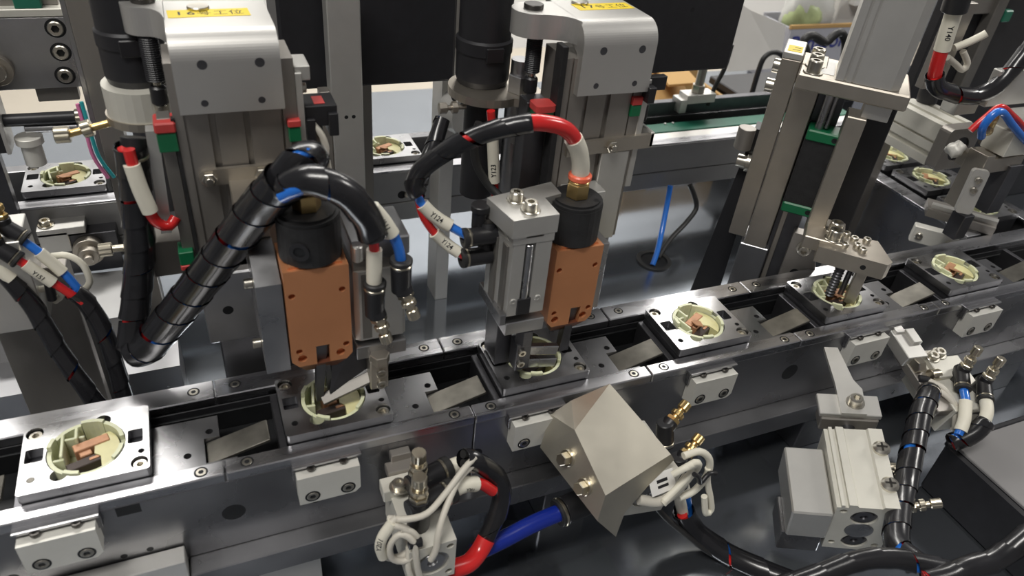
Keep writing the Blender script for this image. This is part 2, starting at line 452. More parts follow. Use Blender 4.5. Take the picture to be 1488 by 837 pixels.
def ring_sector(g, a0, a1, ro, ri, z0, z1, n=None):
    n = n or max(2, int((a1 - a0) / 9)); g.prism(arc(0, 0, ro, a0, a1, n) + arc(0, 0, ri, a1, a0, n), z0, z1); return g
def make_nest(x, y, label, group, pin=False, yaw=0):
    T = Thing('nest_fixture', label, 'fixture', (x, y, -20), group); M = Matrix.Translation((x, y, 0))
    T.part('nest_plate', G().prism(plate_outline(), .4, 5, nest_holes(), m=M), 'steel')
    T.part('plate_edge', G().prism(plate_outline(), -.6, .4, nest_holes(), m=M @ Matrix.Diagonal((.985, .985, 1, 1))), 'dark_steel')
    T.part('nest_base', G().prism(rrect(-22.6, 22.6, -18.2, 18.2, .6), -20, -.6, [circ(0, 0, 13.8, 24)], m=M), 'dark_steel')
    T.part('nest_floor', G().cyl((x, y, -20), (x, y, -9), 13.9, 24), 'channel_dark')
    for px, py in ((-19.4, 14.0), (19.6, -14.2)): screw(T, (x + px, y + py, 1.2), (0, 0, 1), 2.75, 2.6)
    if pin: T.part('dowel_pin', G().cyl((x - 18.8, y - 11.4, 1), (x - 18.8, y - 11.4, 5.1), 1.5, 14), 'flap_steel')
    return T
def make_frame(x, y, label, group, rot=0, var=0):
    T = Thing('coil_frame', label, 'plastic part', (x, y, -9), group)
    M = Matrix.Translation((x, y, 0)) @ Matrix.Rotation(math.radians(rot), 4, 'Z')
    g = G()
    for a0, a1, zt in ((8, 62, 7.6), (62, 100, 8.6), (100, 150, 7.2), (150, 172, 8.8), (172, 236, 6.4), (236, 262, 7.4), (262, 318, 5.8), (318, 352, 7.4), (352, 368, 5.0)):
        ring_sector(g, a0, a1 - (1.2 if zt > 7 else 0), 14.2, 12.6, -7, zt - 1.6)
    g.cyl((0, 0, -8.6), (0, 0, -5), 12.6, 30)
    T.part('ring_wall', g.xf(M), 'nest_plastic')
    g = G().box(-9.5, -8.3, -3, 9.5, -5, 5.8).box(-8.4, -1, 6.3, 7.5, -5, 5.0).box(-4.4, -3.2, 5, 11.5, -5, 6.4).box(-12, -8, -4, -2.8, -5, 4.5)
    T.part('rib', g.xf(M), 'nest_plastic')
    g = G().prism(arc(0, 0, 11.9, -62, 48, 12) + [(5, 8), (4.6, 2.5), (2.6, 2.2), (2.6, -2), (5, -4)], -5, 3.0)
    T.part('inner_segment', g.xf(M), 'nest_plastic_yellow')
    k = Matrix.Rotation(math.radians(16), 4, 'Z')
    T.part('copper_plate', G().box(-4.5, 9, 1.2, 5.6, -5, 3.6, c=.3).box(-3.2, 1.4, -1.6, 1.4, -5, 2.6, c=.3).xf(M @ k), 'coil_copper')
    T.part('contact_block', G().box(-9, 5.2, -6.4, -2.2, -5, 2.2, c=.3).xf(M @ k), 'coil_dark')
    T.part('window_slot', G().box(-.5, 3.4, -5.0, -3.6, 2.2, 2.5, c=.1).xf(M @ k), 'coil_copper')
    if var: T.part('loose_leaf', G().prism([(-6, 0), (3, 1.5), (4, 4.5), (-1, 6.5), (-6, 4)], 0, .5).xf(M @ Matrix.Rotation(math.radians(40 * var), 4, 'Z') @ Matrix.Translation((0, -3, 4)) @ Matrix.Rotation(.35, 4, 'Y')), 'coil_copper')
    return T
NL = ['nest holding a part with nothing above it, pinned in one corner', 'nest under the copper gripper below the thick diagonal hose', 'nest under the copper gripper with the red hose',
      'open nest between the red-hose gripper and the presser', 'nest under the spring presser', 'nest past the presser, by the side conveyor end']
FL = ['pale green plastic coil frame in the pinned nest without a tool above', 'plastic coil frame gripped below the thick diagonal hose', 'plastic coil frame gripped below the red hose',
      'plastic coil frame in the open nest before the presser', 'plastic coil frame under the spring presser', 'plastic coil frame in the nest past the presser']
for i in range(6):
    make_nest(100 * i, 0, 'square steel ' + NL[i], 'nests on the main conveyor', pin=i == 0)
    make_frame(100 * i, 0, FL[i], 'coil frames on the main conveyor', (0, -8, 6, 12, -20, 8)[i], (0, 0, 0, 1, 2, 1)[i])
GAPL = ['before the pinned nest', 'between the pinned nest and the diagonal-hose gripper', 'between the two copper grippers', 'between the red-hose gripper and the open nest', 'between the open nest and the presser', 'just past the presser', 'past the last nest']
for i in range(-1, 6):
    x = 100 * i
    T = Thing('transfer_link', 'flat steel link plate with a raised flap ' + GAPL[i + 1], 'link plate', (x + 45, 0, -20), 'link plates between the nests')
    T.part('link_plate', G().prism([(x + 22.6, -18.3), (x + 56, -18.3), (x + 56, -14.6), (x + 43.5, -14.6), (x + 43.5, -.4), (x + 50, -.4), (x + 50, 12.5), (x + 22.6, 12.5)], -8, -4,
                                    holes=[circ(x + 36.5, -8.3, 1.6, 14), circ(x + 49 - 3, 3.5, 1.6, 14)]), 'beam_steel')
    k = Matrix.Translation((x + 44.2, -7, -7.2)) @ Matrix.Rotation(math.radians(-15), 4, 'Y')
    T.part('flap', G().box(0, 27, -6.2, 6.2, -.9, .9, c=.3, m=k), 'flap_steel')
    T.part('link_block', box(x + 24, x + 49, -10, 10, -20, -8), 'channel_dark')
    T.part('end_wall', box(x + 73.5, x + 76.8, -18, 18, -20, -3.4), 'dark_steel')

# ------------------------------------------------------------------ white guide blocks on the front beam
BX = [-11.5, 91, 191, 293, 402, 498]
BLb = ['below the pinned nest', 'beside the small block cylinder', 'beside the sheet-metal hood', 'below the open nest', 'beside the flat push arm', 'behind the brass flow screws']
for x, l in zip(BX, BLb):
    T = Thing('guide_block', 'white guide block bolted to the front beam ' + l, 'guide block', (x, -28, -24), 'white guide blocks on the front beam')
    T.part('backing_plate', box(x - 14.5, x + 15, -28.4, -26.0, -12, -3.2, c=.2), 'beam_steel')
    T.part('lip', box(x - 14.5, x + 15, -29.6, -28.2, -4.4, -3.2, c=.15), 'steel')
    T.part('block', G().prism([(x - 13.3, -5.8), (x - 13.3, -23.2), (x - 12.3, -23.8), (x + 12.2, -22.4), (x + 13.5, -20.5), (x + 13.5, -7.0), (x + 12.8, -5.8)][::-1] if False else
                              [(x - 13.3, -6.2), (x - 13.3, -22.8), (x + 10.8, -22.8), (x + 13.3, -20.4), (x + 13.3, -6.2)], 26.2, 33.4, m=Matrix(((1, 0, 0, 0), (0, 0, -1, 0), (0, 1, 0, 0), (0, 0, 0, 1)))), 'white_block')
    for q in (-7.6, 7.8):
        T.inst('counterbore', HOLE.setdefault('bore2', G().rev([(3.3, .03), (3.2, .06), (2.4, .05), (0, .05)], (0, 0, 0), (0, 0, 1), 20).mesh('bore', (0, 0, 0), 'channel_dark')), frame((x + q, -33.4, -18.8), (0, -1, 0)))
        screw(T, (x + q, -32.2, -18.8), (0, -1, 0), 2.5, 1.6)
        screw(T, (x + q * .9, -29.6, -5.2), (0, 0, 1), 1.8, 1.2, 'dark_screw')
# ================================================================== pick-and-place stations
XZ = Matrix(((1, 0, 0, 0), (0, 0, -1, 0), (0, 1, 0, 0), (0, 0, 0, 1)))      # outline (x, z) extruded along -y
def xz(poly, y0, y1, holes=()): return G().prism(poly, -y1, -y0, holes, m=XZ)
YZ = Matrix(((0, 0, 1, 0), (1, 0, 0, 0), (0, 1, 0, 0), (0, 0, 0, 1)))       # outline (y, z) extruded along x
def yz(poly, x0, x1, holes=()): return G().prism(poly, x0, x1, holes, m=YZ)
HAO = [[(2.5, 9.3), (7.5, 9.3), (7.5, 6.4), (2.5, 6.4), (2.5, 9.3)], [(.4, 4.7), (9.6, 4.7)], [(3.6, 4.7), (3, 2.8), (7.6, 2.8), (7.1, .5), (5.2, .1)]]
GONG = [[(1, 8.8), (9, 8.8)], [(5, 8.8), (5, .8)], [(.3, .8), (9.7, .8)]]
WEI = [[(3, 10), (.4, 6)], [(1.9, 7.6), (1.9, 0)], [(6.6, 10), (6.6, 8.2)], [(4, 7.8), (9.6, 7.8)], [(5.2, 6.4), (5.9, 2.2)], [(8.5, 6.8), (7.5, 1.2)], [(3.7, .6), (10, .6)]]
def station_label(T, num, m, w, h):
    o = T.part('station_label', G().box(-w / 2, w / 2, -h / 2, h / 2, 0, .12, c=.02).xf(m), 'label_yellow', label='yellow tape label with black station number')
    t = m @ Matrix.Translation((0, 0, .1)); q = h * .52
    g = text_flat(num[0], q * 1.25, t @ Matrix.Translation((-w * .36, 0, 0))).join(text_flat(num[1], q * 1.25, t @ Matrix.Translation((-w * .22, 0, 0))))
    for k, (gl, x) in enumerate(((HAO, -.06), (GONG, .14), (WEI, .33))):
        s_ = q / 10; g.join(strokes([[((px - 5) * s_, (py - 5) * s_) for px, py in l] for l in gl], .09 * q, t @ Matrix.Translation((w * x, 0, 0))))
    T.part('lettering', g, 'ink', o)

def stop_bracket(x0, x1, yf, zt, zb, tabx, taby, num, label, dz=11, tr=9, lx=0, ys=18):
    """thick aluminium bracket: front apron with rounded top bend, top plate running back, S-curved side into a round tab"""
    T = Thing('stop_bracket', label, 'bracket', ((x0 + x1) / 2, yf + 10, zb)); th = 4.5; r = 10
    prof = [(yf, zb)] + [(yf + r - r * math.cos(math.radians(a)), zt - r + r * math.sin(math.radians(a))) for a in range(0, 91, 6)] + [(yf + 44, zt), (yf + 44, zt - dz)] + \
           [(yf + th + (r - th + 6) - (r - th + 6) * math.cos(math.radians(a)), zt - dz - 6 + 6 * math.sin(math.radians(a))) for a in range(90, -1, -30)] + [(yf + th, zb)]
    m = YZ
    hl = []
    g = yz(prof, x0, x1)
    # smooth bend: mark apron/top faces
    T.part('apron', g, 'alu_satin')
    # S-shaped wing
    q0 = V(x0 + .2, yf + ys, 0); q3 = V(tabx - tr * .1, taby - tr, 0); wing = []
    for k in range(13):
        t = k / 12; b1 = q0 + V(-.4, 9, 0); b2 = q3 + V(6.0, -.6, 0)
        p = q0 * (1 - t) ** 3 + b1 * 3 * t * (1 - t) ** 2 + b2 * 3 * t * t * (1 - t) + q3 * t ** 3; wing.append((p.x, p.y))
    wing += arc(tabx, taby, tr, -100, -270, 20) + [(x0 + .2, taby + tr)]
    T.part('wing', G().prism(wing, zt - dz, zt), 'alu_satin')
    w_ = x1 - x0
    for fx, z, r_ in ((.27, .64, 1.75), (.80, .64, 1.75), (.24, .14, 1.3), (.78, .14, 1.3)):
        hole(T, (x0 + w_ * fx, yf, zb + (zt - zb) * z), (0, -1, 0), r_, material='dark_steel')
    c_ = G().cyl((tabx, taby, zt), (tabx, taby, zt + 2.2), 4.6, 20)
    T.part('lock_nut', c_, 'dark_screw'); T.part('cap_screw', G().cyl((x0 + w_ * .33, yf + 33, zt), (x0 + w_ * .33, yf + 33, zt + 1.2), 4.2, 22), 'screw_steel')
    station_label(T, num, frame(((x0 + x1) / 2 + lx, yf + 27, zt + .02), (0, 0, 1), (1, .04, 0)), w_ * .78, 9.6)
    return T
def shock(x, y, zt, zb, label):
    T = Thing('shock_absorber', label, 'shock absorber', (x, y, zb - 10)); n = int((zt - zb) / .9); pr = []
    for k in range(n): pr += [(3.5, k * .9), (3.9, k * .9 + .45)]
    T.part('threaded_body', G().rev([(0, 0)] + pr + [(0, n * .9)], (x, y, zb), (0, 0, 1), 20, smooth=False), 'black_satin')
    T.part('piston_rod', G().cyl((x, y, zb - 3), (x, y, zb + 1), 1.6, 12), 'screw_steel')
    T.part('bumper', G().cyl((x, y, zb - 10.5), (x, y, zb - 2.2), 3.4, 18, c=.9), 'black_plastic')
    return T
def motor(x, y, zb, ztop, r, fl, label, tone):
    T = Thing('motor_cylinder', label, 'motor', (x, y, zb - 14))
    T.part('body', G().rev([(0, 0), (r * .93, 0), (r, 3), (r, 16), (r * 1.04, 16.2), (r * 1.04, 22), (r * .95, 23), (r * .95, ztop - zb), (0, ztop - zb)], (x, y, zb), (0, 0, 1), 32), 'black_satin')
    T.part('ring_band', G().pipe((x, y, ztop - 8), (x, y, ztop - 5), r * 1.12, r * .9, 32), 'alu_grey')
    T.part('clip', box(x - 4, x + 5, y - r - .9, y - r + 1, zb + 14, zb + 21, c=.5), 'black_plastic')
    T.part('flange', fl[0], fl[1])
    return T
def linear_module(x0, x1, yf, zb, zt, label, top=20):
    T = Thing('linear_module', label, 'linear slide', ((x0 + x1) / 2, yf + 12, TZ))
    w_ = x1 - x0; d = 22
    cuts = [(0, 0), (.08, 0), (.08, 1), (.1, 1), (.1, 0), (.27, 0), (.27, 2.0), (.33, 2.0), (.33, .8), (.55, .8), (.55, 2.0), (.60, 2.0), (.60, 0), (.86, 0), (.86, 1.2), (.88, 1.2), (.88, 0), (1, 0)]
    T.part('extrusion', G().prism([(x0 + f * w_, yf + q) for f, q in cuts] + [(x1, yf + d), (x0, yf + d)], zb, zt), 'alu_grey')
    return T
# ---------------------------------------------------------------- station sixteen
T = linear_module(54, 100.5, 44, 56, 146, 'grey slotted linear slide column behind the thick diagonal hose')
T.part('rack_strip', box(53.2, 54.6, 43.4, 46, 58, 125, c=.1), 'black_rough')
T.part('guide_rail', box(48.0, 53.2, 46, 54, 56, 124), 'alu_groove'); T.part('guide_rail', box(96.5, 100.8, 42.8, 44.2, 60, 112), 'alu_groove')
o = T.part('end_seal', box(47.2, 54.3, 42.4, 52, 111.5, 119.5), 'green'); T.part('seal_cap', box(46.8, 54.6, 42, 52.4, 119.5, 123.8, c=.6), 'red_cap', o)
o = T.part('end_seal', box(46.2, 52.2, 42.4, 52, 58.5, 65), 'green'); T.part('seal_cap', box(46.2, 52.2, 42, 52, 56, 58.5, c=.4), 'red_cap', o)
o = T.part('end_seal', box(96.2, 101, 41.4, 46, 112, 118.5), 'green'); T.part('seal_cap', box(96, 101.2, 41, 46, 118.5, 121.5, c=.4), 'red_cap', o)
T.part('side_strip', G().add([(43.2, 50, 117.5), (47.6, 50, 117.5), (45.2, 50, 71), (40.9, 50, 71), (43.2, 56, 117.5), (47.6, 56, 117.5), (45.2, 56, 71), (40.9, 56, 71)],
       [(3, 2, 1, 0), (4, 5, 6, 7), (0, 1, 5, 4), (2, 3, 7, 6), (1, 2, 6, 5), (3, 0, 4, 7)]), 'alu')
o = T.part('cross_strap', xz(rrect(59.5, 92, 95.6, 102.6, 3.3, 5), 42.0, 44), 'warm_steel')
for x in (63.4, 84): T.part('hex_nut', G().hexa((x, 42, 99), (x, 39.6, 99), 3.2).cyl((x, 39.8, 99), (x, 38.2, 99), 1.7, 12), 'screw_steel', o)
T.part('mount_block', box(52, 78, 36, 58, 18, 56, c=.8), 'steel'); hole(T, (62, 36, 36), (0, -1, 0), 2.2)
T.part('column_foot', box(56, 96, 40, 66, TZ, 56, c=.8), 'beam_steel')
T = Thing('limit_switch_bracket', 'pale switch plate with black sensor and white cable beside the first slide column', 'sensor bracket', (103, 50, 60))
T.part('plate', box(100.6, 103.4, 44, 56, 74, 140), 'alu'); T.part('plate_head', box(100.8, 107, 46, 60, 136, 142), 'alu'); screw(T, (103.4, 49, 132), (1, 0, 0), 2.1, 2)
T.part('sensor_body', G().box(104, 117, 46, 60, 116, 125).box(113, 117, 44, 60, 112, 122).box(104, 107.5, 44, 50, 108, 120), 'black_plastic')
T.part('sensor_face', box(108, 112.4, 48, 56, 125, 125.3, c=.1), 'red_cap')
T.part('rod', G().cyl((109, 52, 66), (109, 52, 116), 2.6, 14), 'alu_grey')
T.part('cable', G().sweep([(106, 46, 118), (110, 45, 112), (111, 45, 104), (107, 45, 97), (104, 45, 95)], 1.5, 10), 'cable')
T.part('cable', G().sweep([(112, 46, 100), (113, 46, 88), (110, 46, 82), (104, 46, 80)], .9, 8), 'cable')
for z in (109, 96): screw(T, (105, 45, z), (0, -1, 0), 1.7, 1.5)
stop_bracket(57, 95.5, 40, 157, 127.4, 50, 84, '16', 'satin aluminium stop bracket with yellow label behind the thick diagonal hose', tr=8.6, lx=-3)
shock(49.5, 79, 146, 127, 'threaded black shock absorber in front of the cream motor flange')
fl = (G().prism([(x, y) for x, y in arc(43, 95, 16.0, 30, 330, 24)] + [(62, 78), (62, 100)], 108, 121), 'cream_alu')
T = motor(42, 97, 121, 190, 12.8, fl, 'black motor cylinder on a cream flange beside the stop bracket', 0)
T.part('flange_lip', G().prism([(x, y) for x, y in arc(43, 95, 16.8, 30, 330, 24)] + [(62, 77.5), (62, 100.5)], 104.5, 108), 'warm_steel')
T.part('hex_nut', G().hexa((55, 84, 110), (55, 84, 121), 7), 'cream_alu'); T.part('stop_pin', G().cyl((49.5, 79, 107), (49.5, 79, 116.6), 2.8, 14), 'screw_steel')
T.part('stem', G().cyl((43, 95, 60), (43, 95, 105), 8, 20), 'dark_steel')
T = Thing('thumb_screw', 'knurled nickel thumb screw beside the cream motor flange', 'screw', (24, 94, 96))
T.part('knob', G().knurl((5, 94, 99.5), (11, 94, 99.5), 3.6), 'nickel'); T.part('thread', G().cyl((10, 94, 99.5), (30, 94, 104), 1.6, 12), 'brass'); T.part('lock_nut', G().knurl((16, 94, 101), (20, 94, 102), 3.7), 'nickel')

def copper_gripper(x0, x1, yf, zb, zt, label, jaw, hexz, front_hole=True, slot=(.40, .62), face='copper'):
    T = Thing('copper_gripper', label, 'gripper', ((x0 + x1) / 2, yf + 10, zb - 30)); w_ = x1 - x0; xc = (x0 + x1) / 2; yc = yf + 11
    c = 2.5
    prof = [(x0, zb + 3), (x0 + 2.6, zb), (x0 + w_ * slot[0], zb), (x0 + w_ * slot[0], zb + 9.5), (x0 + w_ * slot[1], zb + 9.5), (x0 + w_ * slot[1], zb), (x1 - 2.6, zb), (x1, zb + 3), (x1, zt), (x0, zt)]
    hs = [circ(x0 + w_ * fx, zb + fz, r, 16) for fx, fz, r in ((.13, 5.2 + 3, 1.35), (.90, 5.2 + 3, 1.35), (.10, (zt - zb) * .76, 1.35), (.88, (zt - zb) * .76, 1.35))] + [circ(x0 + w_ * .17, zb + 4.2, 1.9, 16), circ(x0 + w_ * .80, zb + 4.2, 1.9, 16)]
    b = T.part('block_face', xz(prof, yf, yf + 2.4, hs), 'copper')
    T.part('block', G().prism([(p[0], p[1]) for p in prof], -(yf + 22), -(yf + 2.4), m=XZ), 'copper')
    T.part('chamfer', xz([(x0 + 1.8, zt - .05), (x1 - 1.8, zt - .05), (x1 - 2.8, zt + 1.2), (x0 + 2.8, zt + 1.2)], yf + 1.6, yf + 20.5), 'copper')
    # lower wedge
    T.part('wedge', G().add([(x0 + 2.6, yf, zb), (x1 - 2.6, yf, zb), (x1 - 2.6, yf + 20, zb), (x0 + 2.6, yf + 20, zb), (x0 + 6, yf + 6, zb - 8), (x1 - 6, yf + 6, zb - 8), (x1 - 6, yf + 15, zb - 8), (x0 + 6, yf + 15, zb - 8)],
           [(0, 1, 5, 4), (1, 2, 6, 5), (2, 3, 7, 6), (3, 0, 4, 7), (7, 6, 5, 4), (3, 2, 1, 0)]), 'dark_copper')
    # black round collar with side port
    R = 12.2
    poly = [(xc + R * math.cos(math.radians(a)), yc + R * math.sin(math.radians(a))) for a in range(-20, 200, 12)] + [(xc + R * math.cos(math.radians(a)), yc + R * math.sin(math.radians(a))) for a in range(204, 340, 12)]
    co = T.part('collar', G().prism(poly, zt + 1, hexz - 2.5).prism([(xc + (p[0] - xc) * .97, yc + (p[1] - yc) * .97) for p in poly], hexz - 2.5, hexz - 1).prism([(xc + (p[0] - xc) * .86, yc + (p[1] - yc) * .86) for p in poly], hexz - 1, hexz), 'black_rough')
    if front_hole:
        k = V(-.45, -.89, 0).normalized(); p = V(xc, yc, zt + 8.5) + k * (R - .6)
        T.part('port', G().rev([(3.9, 0), (3.9, 1.2), (2.3, 1.2), (2.3, .3), (0, .3)], p, k, 20), 'black_satin', co); T.part('port_bore', G().rev([(2.35, .7), (0, .7)], p, k, 20), 'channel_dark', co)
    hole(T, (xc + 7, yc - 6, hexz), (0, 0, 1), 1.4, co)
    f = T.part('brass_fitting', G().hexa((xc, yc, hexz), (xc, yc, hexz + 7), 5.4).cyl((xc, yc, hexz + 7), (xc, yc, hexz + 8.2), 4.8, 20), 'brass')
    # jaws
    sx = x0 + w_ * (slot[0] + slot[1]) / 2
    T.part('jaw', G().add([(sx - 2.4, yf + 1.5, zb + 9), (sx + 2.2, yf + 1.5, zb + 9), (sx + 2.2, yf + 6, zb + 9), (sx - 2.4, yf + 6, zb + 9), (sx - 4 + jaw, yf + 4, 8), (sx - 1 + jaw, yf + 4, 8), (sx - 1 + jaw, yf + 8, 8), (sx - 4 + jaw, yf + 8, 8)],
           [(0, 1, 5, 4), (1, 2, 6, 5), (2, 3, 7, 6), (3, 0, 4, 7), (7, 6, 5, 4)]), 'dark_steel')
    T.part('jaw', G().add([(sx + .2, yf + 3.5, zb + 9), (sx + 2.3, yf + 3.5, zb + 9), (sx + 2.3, yf + 9, zb + 9), (sx + .2, yf + 9, zb + 9), (sx + 2 - jaw, yf + 6, 6), (sx + 4.5 - jaw, yf + 6, 6), (sx + 4.5 - jaw, yf + 11, 6), (sx + 2 - jaw, yf + 11, 6)],
           [(0, 1, 5, 4), (1, 2, 6, 5), (2, 3, 7, 6), (3, 0, 4, 7), (7, 6, 5, 4)]), 'dark_steel')
    return T, V(xc, yc, hexz + 8.2)
T16, top16 = copper_gripper(83.3, 108.4, -8, 33.8, 82.2, 'copper block gripper of the station with the thick diagonal hose', 0, 103)
T16.part('release_ring', G().pipe(top16, top16 + V(0, 0, 2.2), 4.8, 2.6, c=.5), 'orange_red')
T = Thing('gripper_plate', 'silver side plate bolted left of the copper gripper', 'plate', (78, 10, 30))
T.part('plate', yz([(-6, 31.5), (30, 31.5), (44, 60), (44, 84), (14, 84), (-6, 76)], 73, 82.6), 'steel')
T.part('top_step', box(70.5, 82.5, 16, 44, 84, 97), 'warm_steel')
for z in (70, 39): T.part('side_screw', G().cyl((69.4, 6, z), (73, 6, z), 2.1, 14), 'screw_steel')
T.part('side_screw', G().cyl((69.4, 18, 82), (73, 18, 82), 2.1, 14), 'screw_steel')
T = Thing('press_tab', 'thin bright blade reaching from the small cylinder into the gripped part', 'blade', (106, -2, 9))
T.part('blade', G().box(0, 24, -2.6, 2.6, -1.6, 1.6, c=.3).xf(Matrix.Translation((94.5, -4, 8.4)) @ Matrix.Rotation(math.radians(-20), 4, 'Y') @ Matrix.Rotation(math.radians(35), 4, 'X')), 'alu_groove')
T.part('blade_arm', G().add([(102, 2, 36), (112, 2, 36), (117, -1, 20), (98, -5, 12), (102, 4, 36), (112, 4, 36), (117, 1, 20), (98, -3, 12)], [(3, 2, 1, 0), (4, 5, 6, 7), (0, 1, 5, 4), (1, 2, 6, 5), (2, 3, 7, 6), (3, 0, 4, 7)]), 'dark_steel')
# small guided cylinder right of the first gripper
T = Thing('mini_cylinder', 'small aluminium slide cylinder with two black flow fittings right of the first copper gripper', 'cylinder', (122, 5, 14))
T.part('body', G().prism([(111, -2), (113, -3.4), (131.5, -3.4), (133, -2), (133, 18), (111, 18)], 38, 74), 'alu')
T.part('body_groove', box(114, 118, -3.7, -3, 39, 73, c=.1), 'alu_groove')
T.part('middle_block', box(111, 134, -2, 20, 72, 79), 'alu_grey'); T.part('top_block', box(110.5, 134.5, -3, 22, 79.4, 88.5, c=.6), 'steel')
T.part('dowel', G().cyl((113, -3.2, 80), (113, -3.2, 87), 2.2, 14), 'alu'); screw(T, (122, 6, 88.5), (0, 0, 1), 3, 2.6, washer=True)
T.part('slide_foot', box(110.5, 132.5, -6, 14, 29.5, 36.5), 'steel'); T.part('finger_holder', box(115.5, 123.5, -9, 0, 13, 29.6), 'warm_steel'); T.part('hex_knob', G().hexa((120, -8, 28), (120, -8, 33), 4.4), 'warm_steel')
for z in (22.5, 16): screw(T, (120.2, -9, z), (0, -1, 0), 2.3, 1.6)
speed_fitting(T, (117.4, -12, 62), (.02, 0, 1), (.25, -.25, -1), 4.3, 13)
speed_fitting(T, (128.4, -12, 72), (0, 0, 1), (.3, -.25, -1), 4.3, 12)

# ---------------------------------------------------------------- station seventeen
T = linear_module(220, 264.5, 44, 40, 140, 'grey slotted linear slide column carrying the second copper gripper')
T.part('black_rail', box(217.2, 220, 42.5, 50, 44, 146, c=.2), 'black_rough'); T.part('guide_rail', box(206, 217, 50, 60, 40, 118), 'dark_steel'); T.part('round_post', G().cyl((213, 76, TZ), (213, 76, 109), 6.5, 24), 'steel')
o = T.part('end_seal', G().prism(rrect(207.5, 217, 42, 51, 2), 108, 116), 'green'); T.part('seal_cap', G().prism(rrect(207, 217.4, 41.6, 51.4, 2), 116, 119), 'red_cap', o)
o = T.part('end_seal', box(258.5, 264, 42.2, 44.4, 110, 116), 'green'); T.part('seal_cap', box(258.5, 264, 42, 44.4, 116, 120, c=.2), 'red_cap', o)
T.part('edge_plate', box(264.5, 268, 43.5, 54, 70, 128), 'alu')
o = T.part('cross_strap', xz([(226, 92), (274.5, 92.6), (274.5, 100), (226, 99)], 41.6, 44), 'warm_steel'); T.part('strap_end', box(272.6, 274.8, 41.6, 58, 93, 101), 'alu', o)
for x in (229.5, 250): T.part('hex_nut', G().hexa((x, 41.6, 96), (x, 39, 96), 3.2).cyl((x, 39.2, 96), (x, 37.6, 96), 1.7, 12), 'screw_steel', o)
T.part('cable_end', G().box(262, 272, 50, 58, 100, 106).box(268, 274, 50, 60, 103, 112), 'black_plastic')
T.part('column_foot', box(222, 262, 46, 66, TZ, 40, c=.8), 'beam_steel')
T.part('sensor', G().box(264, 268, 38, 50, 118, 126).box(266, 277, 44, 48, 122, 129), 'black_plastic')
stop_bracket(226, 264.3, 40, 156, 123.6, 212, 67, '17', 'satin aluminium stop bracket with yellow label above the red hose', tr=10, lx=3, ys=5)
shock(213.5, 65, 145, 127, 'threaded black shock absorber above the bare steel motor disc')
fl = (G().prism(arc(200, 86, 20, 40, 290, 24) + [(220, 58), (226, 68), (224, 90)], 109, 113), 'warm_steel')
T = motor(199, 92, 113.2, 190, 13.6, fl, 'black motor cylinder on a bare steel disc beside the red hose', 1)
T.part('hex_nut', G().hexa((214, 76, 113), (214, 76, 122), 7.2).rev([(4.8, 0), (4.8, 7), (0, 7)], (213, 77, 122), (0, 0, 1), 18), 'steel'); T.part('stop_pin', G().cyl((213.5, 65, 113), (213.5, 65, 116.6), 2.9, 14), 'screw_steel')
T.part('stem', G().cyl((199, 90, 50), (199, 90, 109), 9, 20), 'black_satin'); T.part('adjusting_screw', G().knurl((172, 78, 106), (176, 78, 106), 2.8, 16).cyl((175, 78, 106), (186, 78, 106), 1.3, 10).knurl((178.4, 78, 106), (181.4, 78, 106), 3, 16), 'warm_steel')
T17, top17 = copper_gripper(200.6, 224.2, -8, 29, 72.5, 'copper block gripper beside the upright slide cylinder under the red hose', 1, 93.5, front_hole=False, slot=(.50, .72))
T17.part('release_ring', G().pipe(top17, top17 + V(0, 0, 2.8), 5.2, 2.8, c=.6), 'orange_red')
T = Thing('gripper_plate', 'silver side plate bolted right of the copper gripper under the red hose', 'plate', (228, 10, 30))
T.part('plate', box(224.6, 232, -1, 34, 30, 68), 'steel'); T.part('riser', G().box(226, 246, 32, 44, 40, 76).box(246, 262, 42, 44, 40, 92), 'alu')
for z in (60, 38): T.part('side_screw', G().cyl((232, 6, z), (234.5, 6, z), 1.6, 12), 'screw_steel')
T = Thing('slide_cylinder', 'upright aluminium slide cylinder left of the copper gripper under the red hose', 'cylinder', (186, 5, 30))
T.part('body', G().prism([(177, -12), (182.5, -12), (182.5, -10.2), (187.5, -10.2), (187.5, -12), (195, -12), (195, 8), (173.5, 8)], 44, 82), 'alu')
T.part('slider_rod', G().cyl((185, -10.6, 50), (185, -10.6, 81), 1.9, 16), 'steel'); T.part('rod_clamp', box(181.6, 188.2, -12.6, -9, 44, 53), 'black_plastic')
T.part('side_rail', box(175.3, 176.6, -9, -4.5, 46, 80, c=.1), 'alu_groove'); T.part('side_rail', box(173.9, 175.6, -1, 4, 46, 80, c=.1), 'alu_groove')
T.part('yoke', xz([(176.4, 82.2), (195.6, 82.2), (195.6, 86), (190.5, 86), (190.5, 85), (182.5, 85), (182.5, 86), (176.4, 86)], -12.2, 8.6), 'alu')
cp = T.part('top_cap', G().prism([(175.4, -13), (196.6, -12.2), (196.2, 2), (205, 4), (205, 15), (171.5, 8)], 86.2, 95, m=None), 'alu')
for x, y in ((185.5, -6.5), (183, 3)): screw(T, (x, y, 95), (0, 0, 1), 3.0, 3.6, washer=True)
for x in (179.5, 191.5): screw(T, (x, -12, 52), (0, -1, 0), 1.6, .5, 'alu')
T.part('slide_foot', box(176.6, 196, -13, 12, 33.5, 40.5), 'steel'); T.part('foot_edge', box(173.5, 176.6, -13, 14, 40, 46), 'beam_steel'); T.part('foot_pillar', box(178, 186, -2, 12, 6, 34), 'dark_steel')
T.part('finger_holder', box(184.5, 192, -12, -4, 9, 25), 'dark_steel'); T.part('hex_knob', G().hexa((189, -9, 24), (189, -9, 33), 4.4), 'dark_steel')
for z in (20.5, 13.5): screw(T, (187, -12, z), (0, -1, 0), 1.9, 1.5)
